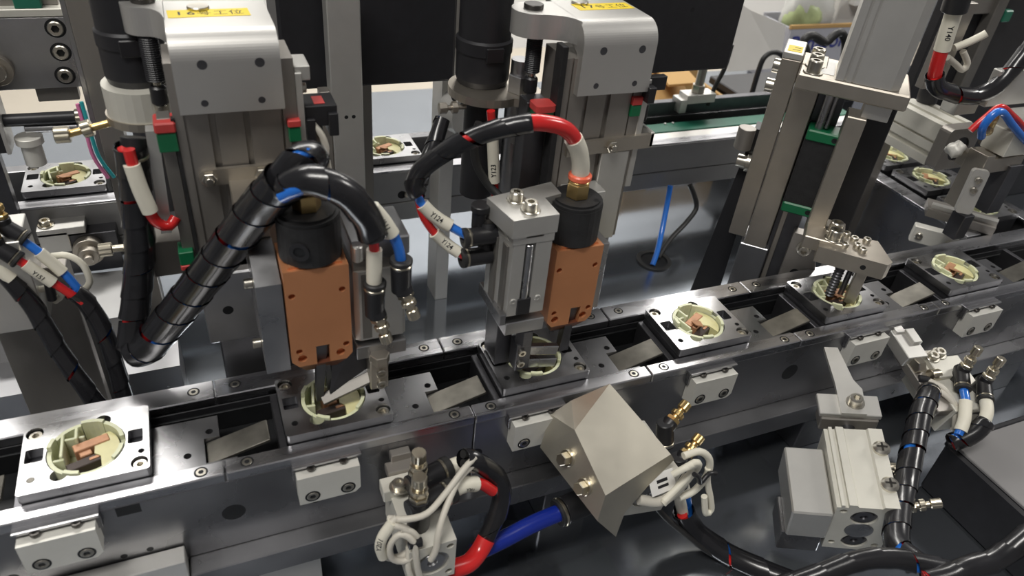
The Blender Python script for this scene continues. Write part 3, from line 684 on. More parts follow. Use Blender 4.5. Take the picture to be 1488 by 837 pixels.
for z in (19, 11): T.part('finger', G().box(0, 18, -4.5, -1, -2.6, 2.6).xf(Matrix.Translation((190, -6, z)) @ Matrix.Rotation(math.radians(12), 4, 'Y')), 'steel')
for z, y in ((79, 3), (68, 4)): speed_fitting(T, (171.5, y, z), (-1, 0, .02), (.1, .5, .8), 4.2, 12, 'dark_screw', sl=5)
T.part('upper_elbow', G().cyl((169, 8, 80), (169, 8, 90), 3.6, 16).cyl((169, 8, 89), (169, 8, 92), 4.3, 16), 'black_plastic')
# ================================================================== hoses of the two stations
def sleeve(T, pts, r, txt=None, t0=.5, size=2.6, roll=0, flip=False, material='sleeve', parent=None):
    path = spline(pts, 1.0); o = T.part('marker_sleeve', G().sweep(path, r, 14, raw=True), material, parent)
    if txt: T.part('lettering', text_on_tube(txt, size, path, r, t0, roll, flip), 'ink', o)
    return o
wrapped_hose('wrapped_hose', 'thick black spiral-wrapped hose running diagonally in front of the slide column', [(20, 44, 15.5), (26, 41, 19), (33.5, 38, 29.2), (56.1, 25, 63.8), (77.1, 8, 100.3), (84, 1, 112), (88, -2, 118)], 7.6, pitch=15, width=14.4)
T = wrapped_hose('wrapped_hose', 'upright black spiral-wrapped hose hanging beside the column strip, meeting the thick diagonal hose', [(37, 50, 112), (35.5, 51, 96), (33.5, 52, 80), (31, 52, 62), (26, 51, 42), (21.5, 48, 26), (19, 45, 16.5)], 6.0, pitch=12, width=11.2)
T.part('elbow', G().cyl((37.5, 52, 108), (38.5, 54, 114), 5.0, 18), 'black_plastic'); T.part('collar', G().pipe((37.2, 50, 107), (37.2, 50, 108.4), 5.8, 4), 'nickel')
T = Thing('air_tube', 'red air tube with a long white sleeve beside the upright wrapped hose', 'tube', (38, 46, 78))
T.part('tube', G().sweep([(36.5, 45, 113), (37, 44.5, 104), (38.5, 44, 88), (41, 44, 80), (45, 45, 77.5), (48, 47, 80)], 2.3), 'red_tube'); sleeve(T, [(36.4, 44.4, 107), (37.5, 43.8, 96), (39.2, 43.6, 86)], 3.2)
T = wrapped_hose('wrapped_hose', 'short black wrapped hose end curling over behind the brass fitting', [(82, 2, 111), (89, -1, 121), (94, -1.5, 126), (98.5, 1, 126), (100.5, 7, 121)], 5.2, pitch=14, width=13.6)
T.part('white_end', G().sweep([(100.5, 6, 122), (101, 8, 116), (100.5, 9, 112)], 4.4), 'sleeve')
T = wrapped_hose('wrapped_hose', 'black wrapped hose arching over the first copper gripper to the flow fittings', [(88, -6, 117), (93, -10, 121.5), (99, -14, 122.6), (106.8, -15, 118), (113, -14, 109), (116, -12.6, 102), (117.3, -12.2, 97)], 5.6, pitch=14, width=13)
T.part('blue_tube_end', G().sweep([(86, -9.5, 116), (90, -12.5, 119.5), (94, -14, 121.5)], 2.6), 'blue_tube')
T.part('red_tube_end', G().sweep([(117, -12, 100), (117.8, -12, 90), (117.5, -12, 78), (117.4, -12, 72)], 2.1), 'red_tube'); sleeve(T, [(117.8, -12, 90), (117.6, -12, 82), (117.45, -12, 75)], 3.1)
T.part('blue_tube_end', G().sweep([(115, -11, 110), (120, -11, 104), (125, -11.5, 96), (127.6, -12, 88), (128.4, -12, 81)], 2.2), 'blue_tube'); sleeve(T, [(117.5, -11, 108), (121.5, -11, 102), (125, -11.5, 95.5)], 3.1, 'Y111', .5, 3.0, roll=0)
# second station: arching hose with red tube
A17 = [(142.5, 13, 97.5), (141, 14, 101.5), (144, 14, 108), (151.3, 12, 115.1), (158, 8, 121.5), (165.8, 5, 126), (174, 1, 130), (184, -1.5, 132)]
T = wrapped_hose('wrapped_hose', 'thin black wrapped hose with red glints arching to the second copper gripper', A17, 4.0, tubes=('red_tube', 'red_tube'), pitch=15, width=14, lip=.3)
T.part('red_tube_end', G().sweep([(180, -1, 131.6), (186, -1.6, 132.2), (195.4, -1, 130), (202, 0, 126.2), (207, 1, 120), (210.5, 2, 112), (212.2, 3, 104), (212.4, 3, 100)], 3.4, 14), 'red_tube')
sleeve(T, [(205, .6, 122.6), (208.8, 1.6, 116.6), (211.2, 2.4, 110.5), (212.3, 3, 105)], 3.95)
T = Thing('air_tube', 'blue air tube in an upper Y124 marker sleeve beside the slide cylinder', 'tube', (150, 11, 80))
T.part('tube', G().sweep([(141.5, 13, 99), (143.4, 12, 94), (148, 11, 88.5), (155, 8, 83.4), (162, 4, 79.4)], 1.9), 'blue_tube'); sleeve(T, [(144, 12, 93.2), (147.5, 11, 89), (151.5, 9.6, 85.6), (155.6, 7.8, 83.2)], 2.9, 'Y124', .5, 3.2)
T = Thing('air_tube', 'red air tube with a lower Y124 marker sleeve beside the slide cylinder', 'tube', (152, 11, 68))
T.part('tube', G().sweep([(142.5, 13, 97), (144.4, 12, 88), (149, 11, 79.5), (155, 8.5, 73.3), (162, 4.6, 68.3)], 1.9), 'red_tube'); sleeve(T, [(149.4, 10.8, 79), (152.5, 10, 75.6), (156, 8, 72.4), (159.6, 6, 69.9)], 2.7, 'Y124', .5, 3.0)
T = Thing('air_tube', 'red air tube hanging in the white Y123 sleeve behind the slide cylinder', 'tube', (193, 52, 66))
T.part('tube', G().sweep([(189, 53, 114), (191, 53, 100), (193, 53, 84), (194, 52, 72), (195, 50, 64)], 2.0), 'red_tube'); sleeve(T, [(190.4, 52.5, 103), (192, 52.5, 90), (193.4, 52.3, 77)], 2.9, 'Y123', .72, 3.4, flip=True)
solo('cable', G().sweep([(184, 54, 108), (182.5, 55, 98), (184.5, 55, 86), (190, 52, 76), (196, 46, 70), (202, 36, 62)], 2.1), 'rubber', 'black cable bowing beside the white Y123 sleeve', 'cable')
T = wrapped_hose('wrapped_hose', 'loose black wrapped hose under the second motor disc', [(170, 66, 106), (164, 60, 96), (156, 50, 88), (150, 40, 82)], 3.6, tubes=('blue_tube', 'red_tube'))

# ================================================================== presser unit, turned 45 degrees
K45 = Matrix.Translation((400, 0, 0)) @ Matrix.Rotation(math.radians(-45), 4, 'Z')
def kb(*a, c=.5): return box(*a, c=c).xf(K45)
def kp(p, q, z): return K45 @ V(p, q, z)
KU = K45.to_3x3() @ V(0, 0, 1); KF = K45.to_3x3() @ V(0, -1, 0); KX = K45.to_3x3() @ V(1, 0, 0)
T = Thing('slide_column', 'tall twin-plate steel slide column with a green-ended carriage', 'slide column', kp(-50, 40, TZ))
T.part('column_plate', kb(-60, -46.3, 30, 52, 4, 124), 'warm_steel'); T.part('column_plate', kb(-71.2, -60.4, 31, 52, 8, 124), 'warm_steel')
T.part('end_cap', kb(-71.4, -60.2, 30.6, 58, 124.2, 128), 'alu'); T.part('caution_label', kb(-69.5, -61.6, 33, 45, 128, 128.2, c=.05), 'label_yellow')
T.part('caution_print', G().box(-66, -62.5, 40.5, 41.4, 128.2, 128.25, c=0).box(-67, -62.6, 36.2, 37.0, 128.2, 128.25, c=0).xf(K45), 'ink')
T.part('guide_rail', kb(-46, -31, 36, 46, -30, 118), 'dark_steel'); T.part('column_base', kb(-62, -44, 30, 56, TZ, 4), 'beam_steel')
T.part('rail_edge', kb(-43, -40, 34, 36.2, -30, 40, c=.2), 'warm_steel')
for p_, z in ((-76, 104), (-75, 116)): T.part('side_bolt', G().cyl(kp(p_, 42, z), kp(-71, 42, z), 4.2, 18), 'screw_steel')
T.part('side_bolt', G().cyl(kp(-80, 55, 48), kp(-71, 55, 48), 4.5, 20).cyl(kp(-74, 55, 48), kp(-71, 55, 48), 6, 20), 'screw_steel')
c_ = T.part('carriage', kb(-45.6, -26.5, 22, 36, 42, 86, c=1), 'black_rough')
for z0, z1 in ((84.5, 91), (37.5, 44)):
    o = T.part('end_seal', kb(-45.4, -26.2, 20.8, 36, z0, z1, c=.8), 'green', c_); hole(T, kp(-30, 20.8, (z0 + z1) / 2), KF, 1.5, c_)
T.part('front_rod', G().cyl(kp(-40, 26, 90), kp(-40, 26, 114), 2.4, 14).cyl(kp(-36.4, 26, 92), kp(-36.4, 26, 114), 1.2, 10), 'steel')
T.part('back_plate', kb(-19, -2, 44, 52, 20, 113), 'black_satin')
T = Thing('gusset_plate', 'dark standing gusset slab behind the presser column', 'gusset', kp(-77, 64, TZ))
T.part('slab', G().add([K45 @ V(*v) for v in ((-88, 58, TZ), (-66, 58, TZ), (-66, 58, 70), (-75, 58, 70), (-88, 72, TZ), (-66, 72, TZ), (-66, 72, 70), (-75, 72, 70))], [(0, 1, 2, 3), (7, 6, 5, 4), (0, 4, 5, 1), (1, 5, 6, 2), (2, 6, 7, 3), (3, 7, 4, 0)]), 'black_satin')
T.part('round_boss', G().cyl(kp(-79, 52, 58), kp(-79, 52, 72), 5.5, 20), 'alu_grey')
T = Thing('presser_cylinder', 'large ribbed aluminium air cylinder standing on the presser top plate', 'cylinder', kp(-24, 30, 124))
prof = [(-41, 14), (-37, 14), (-37, 15.6), (-35.6, 15.6), (-35.6, 14), (-33, 14), (-33, 15.4), (-31.8, 15.4), (-31.8, 14), (-13, 14), (-8.4, 18), (-8.4, 42), (-12, 46), (-41, 46)]
T.part('barrel', G().prism(prof, 123.4, 182, m=K45), 'alu')
T = Thing('presser_head_plate', 'thick steel top plate with three tall cap screws under the large cylinder', 'plate', kp(-32, 28, 115))
T.part('plate', kb(-60.2, -2.6, 12, 52, 114.6, 123.2, c=.8), 'warm_steel')
T.part('paper_tag', kb(-49, -42, 20, 44, 123.2, 123.5, c=.1), 'white')
for q_ in (18, 30, 42): screw(T, kp(-53, q_, 123.2), KU, 3.7, 6.2, washer=True)
T = Thing('press_tool', 'long tan steel arm dropping from the slide to the spring presser', 'press tool', kp(-20, 8, 27))
T.part('arm_bar', kb(-28.8, -18.4, 14, 30, 33, 105.5), 'warm_steel'); T.part('toe', kb(-28.8, -7, -3, 26, 30, 38), 'warm_steel')
T.part('joint_block', G().box(-22, -8, 18, 30, 105, 113).xf(K45), 'alu'); T.part('joint_nut', G().hexa(kp(-15, 24, 106), kp(-15, 24, 114), 6), 'alu')
for q_ in (2, 12): screw(T, kp(-13, q_, 38), KU, 3.8, 5.6, washer=True)
T.part('press_block', G().add([K45 @ V(*v) for v in ((-20, -9, 26.5), (17.5, -9, 26.5), (20, -4, 26.5), (12, 17, 26.5), (-20, 8, 26.5), (-20, -9, 36.5), (17.5, -9, 36.5), (20, -4, 36.5), (12, 17, 36.5), (-20, 8, 36.5))],
       [(4, 3, 2, 1, 0), (5, 6, 7, 8, 9), (0, 1, 6, 5), (1, 2, 7, 6), (2, 3, 8, 7), (3, 4, 9, 8), (4, 0, 5, 9)]), 'warm_steel'); hole(T, kp(6, -9, 31), KF, 1.5)
for p_, q_ in ((-6.5, -1), (0.5, 2.4), (3.6, -1.4), (-6, 13), (-1.4, 9.5), (5.6, 12)): screw(T, kp(p_, q_, 36.5), KU, 2.3, 2.6)
pr = [(0, 0)]
for k in range(11): pr += [(2.4, k * 2), (2.9, k * 2 + .7), (2.4, k * 2 + 1.4)]
T.part('spring', G().rev(pr + [(0, 23)], kp(-4, -3, 4), KU, 16), 'dark_steel'); T.part('guide_pin', G().cyl(kp(2, 0, 4), kp(2, 0, 27), 1.6, 12), 'dark_steel')
T.part('press_finger', kb(4.4, 10.6, -5, 0, 3, 27), 'warm_steel')
T = Thing('stop_post', 'small grey stop post with a cap bolt at the foot of the presser column', 'bracket', kp(-22, 30, TZ))
T.part('post', G().prism([(-33, TZ), (-12, TZ), (-12, -4), (-18, 16), (-24, 22), (-33, 22)], -36, -28, m=K45 @ XZ), 'alu_grey'); screw(T, kp(-24, 28, 13), KF, 3.4, 4, washer=True); hole(T, kp(-24, 28, -6), KF, 3)

# ================================================================== front side: push cylinders below the beam
def compact_cylinder(T, m, w_, h_, L, material='alu', bores=1, r=5.2, ribs=True):
    """extruded cylinder body in a local frame: x width, y height (0 at the top, negative downwards), z along the axis; end face at z=0"""
    w2 = w_ / 2
    if ribs: prof = [(-w2, -h_), (w2, -h_), (w2, 0), (w2 * .52, 0), (w2 * .46, -1.5), (-w2 * .30, -1.5), (-w2 * .36, 0), (-w2 * .62, 0), (-w2 * .62, -2.4), (-w2 * .74, -2.4), (-w2 * .74, -.6), (-w2 * .86, -.6), (-w2 * .86, -2.6), (-w2, -2.6)]
    else: prof = [(-w2, -h_), (w2, -h_), (w2, 0), (-w2, 0)]
    hs = [circ(sx * w2 * .74, -h_ * .5 + sy * h_ * .36, 1.7, 12) for sx in (-1, 1) for sy in (-1, 1)]
    bs = [(0, -h_ * .5)] if bores == 1 else [(0, -h_ * .26), (0, -h_ * .80)]
    T.part('end_plate', G().prism(prof, 0, 3, hs + [circ(x, y, r, 24) for x, y in bs], m=m), material); T.part('barrel', G().prism(prof, 3, L, m=m), material)
    for x, y in bs:
        o = T.part('piston_face', G().rev([(r, 1.2), (r * .78, 1.2), (r * .74, .4), (r * .3, .4), (r * .26, 1.6), (0, 1.6)][::-1], m @ V(x, y, 0), m.to_3x3() @ V(0, 0, 1), 24), 'dark_steel' if bores > 1 else 'steel')
YA = Matrix(((1, 0, 0, 0), (0, 0, 1, 0), (0, 1, 0, 0), (0, 0, 0, 1)))
def along_y(x, y, z): return Matrix.Translation((x, y, z)) @ Matrix(((1, 0, 0, 0), (0, 0, 1, 0), (0, 1, 0, 0), (0, 0, 0, 1)))
# -- block cylinder under station sixteen
T = Thing('push_cylinder', 'small white block cylinder with coiled grey cable and two nickel flow screws', 'cylinder', (125, -52, -50))
compact_cylinder(T, along_y(125.6, -73, -20), 20.5, 25, 40, 'cream_alu', 1, 7.6, ribs=False)
T.part('mount_plate', box(112, 134, -44, -36, -22, -15), 'cream_alu'); screw(T, (119, -43, -15), (0, 0, 1), 3, 2.4, washer=True)
T.part('push_plate', G().box(116, 133, -36, -29.5, -17.5, -13).box(119, 128, -30.5, -26.2, -14, -9), 'alu_grey')
speed_fitting(T, (122.6, -61, -8), (.97, .22, .02), (0, 0, 1), 5.2, 17, sl=10); T.part('fitting_stem', G().cyl((122.6, -61, -21), (122.6, -61, -7), 4.9, 16), 'black_plastic')
speed_fitting(T, (126.5, -47, -10), (.97, .22, .02), (0, 0, 1), 5.2, 16, sl=10); T.part('fitting_stem', G().cyl((126.5, -47, -21), (126.5, -47, -11), 4, 16), 'black_plastic')
T = Thing('sensor_cable', 'grey sensor cable coiled and tied beside the small block cylinder', 'cable', (110, -60, -40))
T.part('loop', G().sweep([(150, -52, 3), (144, -56, 3), (134, -62, -2), (124, -68, -4), (115, -68, -4), (109, -64, -6)], 1.4), 'cable')
T.part('loop', G().sweep([(149, -53, 0), (141, -58, -1), (133, -66, -6), (128, -72, -12), (126, -75, -20), (124, -75, -26)], 1.4), 'cable')
T.part('loop', G().sweep([(112, -66, -4), (107, -67, -8), (104, -67, -16), (105, -67, -24), (110, -68, -28), (116, -69, -25), (118, -69, -17), (115, -69, -9), (110, -68, -6)], 1.5), 'cable')
T.part('loop', G().sweep([(113, -69, -8), (118, -70, -12), (120, -71, -20), (115, -72, -26), (109, -71, -24), (108, -70, -16), (112, -70, -10), (117, -72, -14), (118, -74, -24), (119, -75, -34), (122, -75, -48)], 1.4), 'cable')
T.part('loop', G().sweep([(116, -70, -20), (115, -73, -30), (117, -75, -40), (121, -75, -56)], 1.4), 'cable')
sleeve(T, [(110, -67, -5), (105.6, -68, -11), (104.3, -68.4, -17), (105.4, -68.4, -24)], 2.3, 'Y201', .5, 3.0, flip=True)
T.part('cable_tie', box(115, 121, -73.6, -70.8, -17.5, -14), 'black_plastic')
T = wrapped_hose('wrapped_hose', 'black wrapped hose bending down to a red tube end behind the small block cylinder', [(145, -51, 3), (150, -50, 0), (157.3, -50, -8.5), (164, -51, -18), (165, -53, -29), (160, -57, -42), (152, -61, -53)], 4.2, pitch=40, width=39.4, tubes=('rubber', 'rubber'))
T.part('red_tube_end', G().sweep([(156, -60, -46), (151.5, -63, -50), (145, -66.5, -51), (136, -68, -49)], 4.4, 14), 'red_tube')
T = Thing('air_tube', 'white-sleeved blue air tube leaving the rear flow screw of the small block cylinder', 'tube', (150, -44, -20)); T.part('tube', G().sweep([(140, -44, -9.6), (148, -43, -10), (156, -45, -13), (161, -49, -18)], 2.6), 'blue_tube'); sleeve(T, [(141, -43.8, -9.6), (148, -43, -10), (154, -44.2, -12)], 3.6)
T = Thing('air_tube', 'white-sleeved red air tube leaving the front flow screw of the small block cylinder', 'tube', (146, -54, -20)); T.part('tube', G().sweep([(138, -57.4, -7.8), (146, -55.5, -8.6), (153, -55, -12), (159, -55, -19)], 2.6), 'red_tube'); sleeve(T, [(138.5, -57.3, -7.8), (145, -55.7, -8.4), (150.5, -55, -10.8)], 3.5, 'Y201', .6, 2.4, roll=-35)
T = Thing('blue_air_hose', 'glossy dark blue air hose joining a black push-in fitting under the hood', 'hose', (175, -56, -60))
T.part('tube', G().sweep([(150, -60, -55), (165, -58.5, -53.4), (182, -57, -50), (200, -56, -48)], 4.3, 18), 'deep_blue_tube')
T.part('fitting', G().cyl((198, -56, -48.2), (215, -54, -47.5), 7, 22), 'black_plastic'); T.part('collar', G().pipe((196, -56.2, -48.4), (197.4, -56, -48.3), 7.4, 4.6), 'nickel'); T.part('release_ring', G().pipe((194.6, -56.4, -48.5), (196.2, -56.2, -48.4), 6.9, 4.4), 'rubber')

# -- folded hood
def sheet(polys, pts, th=1.1):
    P = [V(p) for p in pts]; N = [V(0, 0, 0) for _ in P]
    for f in polys:
        n = (P[f[1]] - P[f[0]]).cross(P[f[2]] - P[f[0]]).normalized()
        for i in f: N[i] += n
    Q = [p - n.normalized() * th for p, n in zip(P, N)]; g = G(); k = len(P); ed = {}
    for f in polys:
        # separate vertices per face keep the folds crisp
        g.add([P[i] for i in f], [tuple(range(len(f)))]); g.add([Q[i] for i in f], [tuple(range(len(f)))[::-1]])
        for a, b in zip(f, f[1:] + f[:1]): ed[(a, b)] = 1
    for a, b in ed:
        if (b, a) not in ed: g.add([P[a], Q[a], Q[b], P[b]], [(0, 1, 2, 3)])
    return g
HP = [(207.8, -30, -.4), (228, -30, 5.2), (202, -46.2, -2.5), (197, -31, -5.5), (191.1, -36.1, -21.4), (201.8, -78.5, -28.9), (205.6, -75, -16.6), (245, -66, -12.6), (214.1, -79.4, -45), (218.5, -75.9, -33.1), (232.5, -71.1, -24.3), (247.9, -66.4, -17.1)]
T = Thing('sheet_hood', 'folded tan sheet-metal hood leaning out from the front beam', 'hood', (215, -50, -54))
T.part('hood_sheet', sheet([[3, 4, 2], [3, 2, 0], [0, 2, 1], [1, 2, 6, 7], [4, 5, 6, 2], [6, 5, 8, 9, 10, 11, 7]], HP), 'sheet_steel')
for p_ in ((198.2, -50.6, -15.4), (200.9, -65, -20.4)):
    n = V(-.89, -.29, .36); T.part('hex_bolt', G().cyl(V(p_) - n * .3, V(p_) + n * 1.2, 4.2, 18).hexa(V(p_) + n * 1.2, V(p_) + n * 5.4, 3.2), 'nickel')
T.part('stay', box(204, 228, -46, -26, -40, -18), 'beam_steel')
T = Thing('push_cylinder', 'white compact cylinder tucked under the folded sheet hood', 'cylinder', (236, -52, -50))
compact_cylinder(T, Matrix.Translation((238, -69, -22)) @ Matrix.Rotation(math.radians(12), 4, 'Y') @ along_y(0, 0, 0), 30, 27, 36, 'cream_alu', 1, 8.4, ribs=False)
T.part('label_tag', G().box(-7, 7, -5, 5, 0, .3, c=.1).xf(frame((240, -71.2, -25), (0, -.8, .6), (1, 0, .1))), 'white'); T.part('label_print', G().box(-3, 3, -2.4, -1, .3, .36, c=0).box(-3, 3, .2, 1.8, .3, .36, c=0).xf(frame((240, -71.2, -25), (0, -.8, .6), (1, 0, .1))), 'ink')
speed_fitting(T, (258, -60, -30), (.12, -.2, -1), (.8, .3, .55), 4.6, 15, 'brass', sl=9); speed_fitting(T, (252, -50, -14), (.1, -.2, -1), (.8, .3, .5), 4.6, 10, 'brass', sl=9)
T.part('cable_stub', G().sweep([(228, -72, -32), (238, -75, -34), (246, -75, -30), (252, -74, -22)], 2.6), 'cable')
T = Thing('sensor_cable', 'white looped sensor cable tied beside the hooded cylinder', 'cable', (256, -74, -50))
for k in range(3): T.part('loop', G().sweep([(240 + 3 * k, -76, -14 + k), (246 + 2 * k, -77, -10 + k), (252 + k, -76, -12), (252 + k, -75, -18), (247, -76, -24 - k), (238, -78, -30 - k)], 1.7), 'sleeve')
T.part('loop', G().sweep([(247, -72, -8), (256, -72, -8), (263, -73, -15), (264, -74, -26), (258, -75, -34), (250, -75, -36)], 1.8), 'sleeve')
T.part('loop', G().sweep([(263, -74, -20), (265, -75, -30), (269, -77, -42), (271, -78, -50), (267, -79, -50), (264, -77, -38)], 1.6), 'sleeve'); T.part('cable_tie', G().sweep([(250, -79, -14), (254, -78.5, -18), (257, -78, -24), (262, -76.5, -21), (267, -76, -23)], 1.2), 'black_plastic')
T = wrapped_hose('wrapped_hose', 'black wrapped hose dropping to the table below the hooded cylinder', [(263.5, -68, -60), (267, -70, -68), (275, -75, -78), (290, -88, -86), (310, -110, -86)], 5.8, pitch=22, width=21)
T.part('air_tube', G().sweep([(259.5, -63, -42), (261, -65, -52), (264, -68, -63)], 3.0), 'sleeve'); T.part('air_tube', G().sweep([(262, -62, -44), (266, -64, -54), (268, -67, -64)], 2.6), 'blue_tube'); sleeve(T, [(262, -61.6, -43), (264, -63, -48), (265.6, -64, -52.5)], 3.0)
solo('cable', G().sweep([(244, -60, -46), (250, -66, -58), (262, -74, -70), (280, -84, -85), (296, -92, -88.4)], 1.6), 'rubber', 'thin black cable beside the hose below the hooded cylinder', 'cable')

# -- large guided cylinder with its push arm
ax = V(.492, .853, .174).normalized(); wx = V(.838, -.519, .171); wx = (wx - ax * wx.dot(ax)).normalized(); up = wx.cross(ax)
MR = Matrix((wx, up, ax)).transposed().to_4x4(); MR.translation = V(310.2, -111.9, -20) + wx * 13.6
T = Thing('guided_cylinder', 'large pale guided cylinder with two cross-head screws and a push arm', 'cylinder', (335, -98, -60))
compact_cylinder(T, MR, 27.2, 42, 44, 'cream_alu', 2, 6.2)
m = MR
T.part('base_recess', G().rev([(6.6, 0), (6.4, .3), (5.2, .1), (0, .1)], m @ V(0, -22.5, -.1), -ax, 24), 'steel')
T.part('side_block', G().box(-33, -14.2, -30, -7, -2, 35, c=.8).xf(m), 'alu'); T.part('side_block_foot', G().box(-35, -15, -48, -30, 0, 20, c=.6).xf(m), 'beam_steel')
for z in (32, 12): o = T.part('cross_screw', G().join(_pan(4.0), frame(m @ V(11, 0, z), up)), 'screw_steel'); T.part('cross_recess', G().join(G().box(-2.4, 2.4, -.5, .5, 2.55, 2.8, c=.05).box(-.5, .5, -2.4, 2.4, 2.55, 2.8, c=.05), frame(m @ V(11, 0, z), up, wx)), 'dark_screw', o)
T.part('guide_rod', G().cyl(m @ V(0, -10, 40), m @ V(0, -10, 56), 4, 16).cyl(m @ V(0, -28, 40), m @ V(0, -28, 56), 4, 16), 'dark_steel')
T.part('head_bar', G().box(-14, 14, -12, -2, 50, 60, c=.6).xf(m), 'alu_grey'); T.part('head_plate', G().box(-15, 15, -2, 1, 51, 64, c=.4).xf(m), 'alu')
a0 = m @ V(2, 2, 58); 
T.part('push_arm', G().prism([(-6, -4), (6, -4), (6.4, 12), (3, 18), (-1.5, 40), (-8.5, 40), (-6.5, 16)], 0, 2.6, m=frame(m @ V(1, 1, 54), up, wx)), 'alu'); screw(T, m @ V(2.5, 3.4, 57), up, 3.2, 3.6, washer=True)
speed_fitting(T, m @ V(18, -12, 8), (m.to_3x3() @ V(-.3, -.2, -1)), (m.to_3x3() @ V(.96, .2, .1)), 3.8, 8, sl=10)
T.part('side_knob', G().knurl(m @ V(15, -14, 30), m @ V(22, -14, 30), 3.2), 'nickel')
wrapped_hose('wrapped_hose', 'black wrapped hose with red and blue glints running down beside the large guided cylinder', [(408, -72, -12), (399.8, -77.3, -10), (386.5, -85.4, -11), (365.2, -101.7, -15), (349.5, -114.5, -20), (333, -127, -21), (322, -138, -22), (322, -148, -21)], 5.6, pitch=12, width=11.0)
wrapped_hose('wrapped_hose', 'black wrapped hose crossing in front of the large guided cylinder', [(255, -132, -32), (267.2, -134, -29), (278.7, -136.2, -25), (296.1, -139.2, -19), (309.9, -143.9, -17), (323.1, -151.2, -18), (338, -160, -20)], 4.4, pitch=13, width=12.2)
wrapped_hose('wrapped_hose', 'black wrapped hose sweeping along the foot of the black box', [(318, -156, -20), (327, -159, -16.5), (335.7, -160.2, -13), (345.9, -161.8, -12), (355.2, -161.5, -9), (363, -161, -4), (374, -160, 4)], 4.8, pitch=13, width=12.4)
# -- clamp cylinder with the brass flow screws
T = Thing('clamp_cylinder', 'clamp cylinder with brass flow screws reaching the front beam past the push arm', 'cylinder', (455, -55, -60))
mc = Matrix.Translation((437, -74, -31)) @ Matrix.Scale(.86, 4) @ Matrix.Rotation(math.radians(-8), 4, 'Z') @ Matrix.Rotation(math.radians(14), 4, 'X')
T.part('slide_bar', G().box(-19, -7, -4, 46, -2, 5, c=.5).xf(mc), 'alu_grey'); T.part('jaw_block', G().box(-22, -6, 34, 58, 2, 12, c=.5).xf(mc), 'alu'); T.part('jaw_tip', G().box(-20, -13, 54, 70, 9, 14, c=.4).box(-13, -6, 44, 56, 11, 15, c=.4).xf(mc), 'alu')
T.part('body', G().box(-7, 24, -6, 36, -20, 6, c=.6).xf(mc), 'cream_alu'); T.part('body_step', G().box(-6, 10, 18, 40, 6, 10, c=.5).xf(mc), 'cream_alu')
T.part('bore', G().rev([(9, .2), (7, .2), (6.6, -.4), (0, -.4)][::-1], mc @ V(12, -6.2, -9), mc.to_3x3() @ V(0, -1, 0), 24), 'black_plastic')
for x, y in ((-2, 34), (5, 36)): screw(T, mc @ V(x, y, 10), mc.to_3x3() @ V(0, 0, 1), 3, 2.4, washer=True)
T.part('hex_stop', G().hexa(mc @ V(-12, 30, 8), mc @ V(-18, 30, 8), 4.4).cyl(mc @ V(-10, 22, 7), mc @ V(-3, 22, 7), 3.6, 16), 'nickel')
for x, y in ((9, 18), (20, 8)): speed_fitting(T, mc @ V(x, y, 13), mc.to_3x3() @ V(-.45, -.85, -.1), mc.to_3x3() @ V(.1, .25, 1), 4.2, 12, 'nickel', sl=11); T.part('fitting_stem', G().cyl(mc @ V(x, y, 5), mc @ V(x, y, 14), 4, 14), 'black_plastic')
T = Thing('sensor_cable', 'grey sensor cable hooked from the clamp cylinder slot', 'cable', (425, -70, -45)); T.part('loop', G().sweep([mc @ V(-14, 20, 6), mc @ V(-8, 12, 8), mc @ V(-4, 2, 6), mc @ V(-2, -8, 0), mc @ V(-4, -12, -8)], 1.7), 'cable'); T.part('loop', G().sweep([mc @ V(-14, 14, 6), mc @ V(-8, 6, 7), mc @ V(-4, -2, 4), mc @ V(-4, -12, -6)], 1.7), 'cable'); T.part('plug', G().cyl(mc @ V(-18, 22, 5), mc @ V(-12, 19, 6), 2.4, 12), 'black_plastic')
T = Thing('sensor_cable', 'grey sensor cable tied in a loop under the clamp cylinder', 'cable', (470, -84, -60)); T.part('loop', G().sweep([mc @ V(4, -8, -8), mc @ V(12, -12, -6), mc @ V(14, -14, -14), mc @ V(12, -15, -26), mc @ V(16, -16, -32), mc @ V(20, -15, -26), mc @ V(18, -13, -14), mc @ V(16, -11, -6), mc @ V(24, -9, -3)], 1.8), 'cable'); T.part('cable_tie', G().sweep([mc @ V(10, -15, -8), mc @ V(16, -17, -9), mc @ V(20, -13, -10)], 1.1), 'black_plastic')
T = Thing('air_tube', 'blue air tube in a pale sleeve from the rear brass flow screw', 'tube', (440, -66, -30)); e1 = mc @ V(9, 18, 13) + mc.to_3x3() @ V(-.45, -.85, -.1) * 11; T.part('tube', G().sweep([e1, e1 + V(-5, -8, -3), e1 + V(-11, -15, -8), e1 + V(-18, -20, -14)], 2.4), 'blue_tube'); sleeve(T, [e1 + V(-5, -8, -3), e1 + V(-11, -15, -8), e1 + V(-16, -19, -12.5)], 3.4)
T = Thing('air_tube', 'pale-sleeved air tube from the front brass flow screw', 'tube', (445, -74, -30)); e2 = mc @ V(20, 8, 13) + mc.to_3x3() @ V(-.45, -.85, -.1) * 11; T.part('tube', G().sweep([e2, e2 + V(-5, -7, -3), e2 + V(-11, -12, -8), e2 + V(-20, -14, -14)], 2.4), 'red_tube'); sleeve(T, [e2 + V(0, 0, 0), e2 + V(-5, -7, -3), e2 + V(-10, -11, -7)], 3.4)
wrapped_hose('wrapped_hose', 'short black wrapped stub joining the pale-sleeved tubes', [e2 + V(-9, -11, -6.5), e2 + V(-15, -12.5, -10), e2 + V(-21, -12, -14), e2 + V(-28, -10, -18)], 5.0, pitch=14, width=13.4)
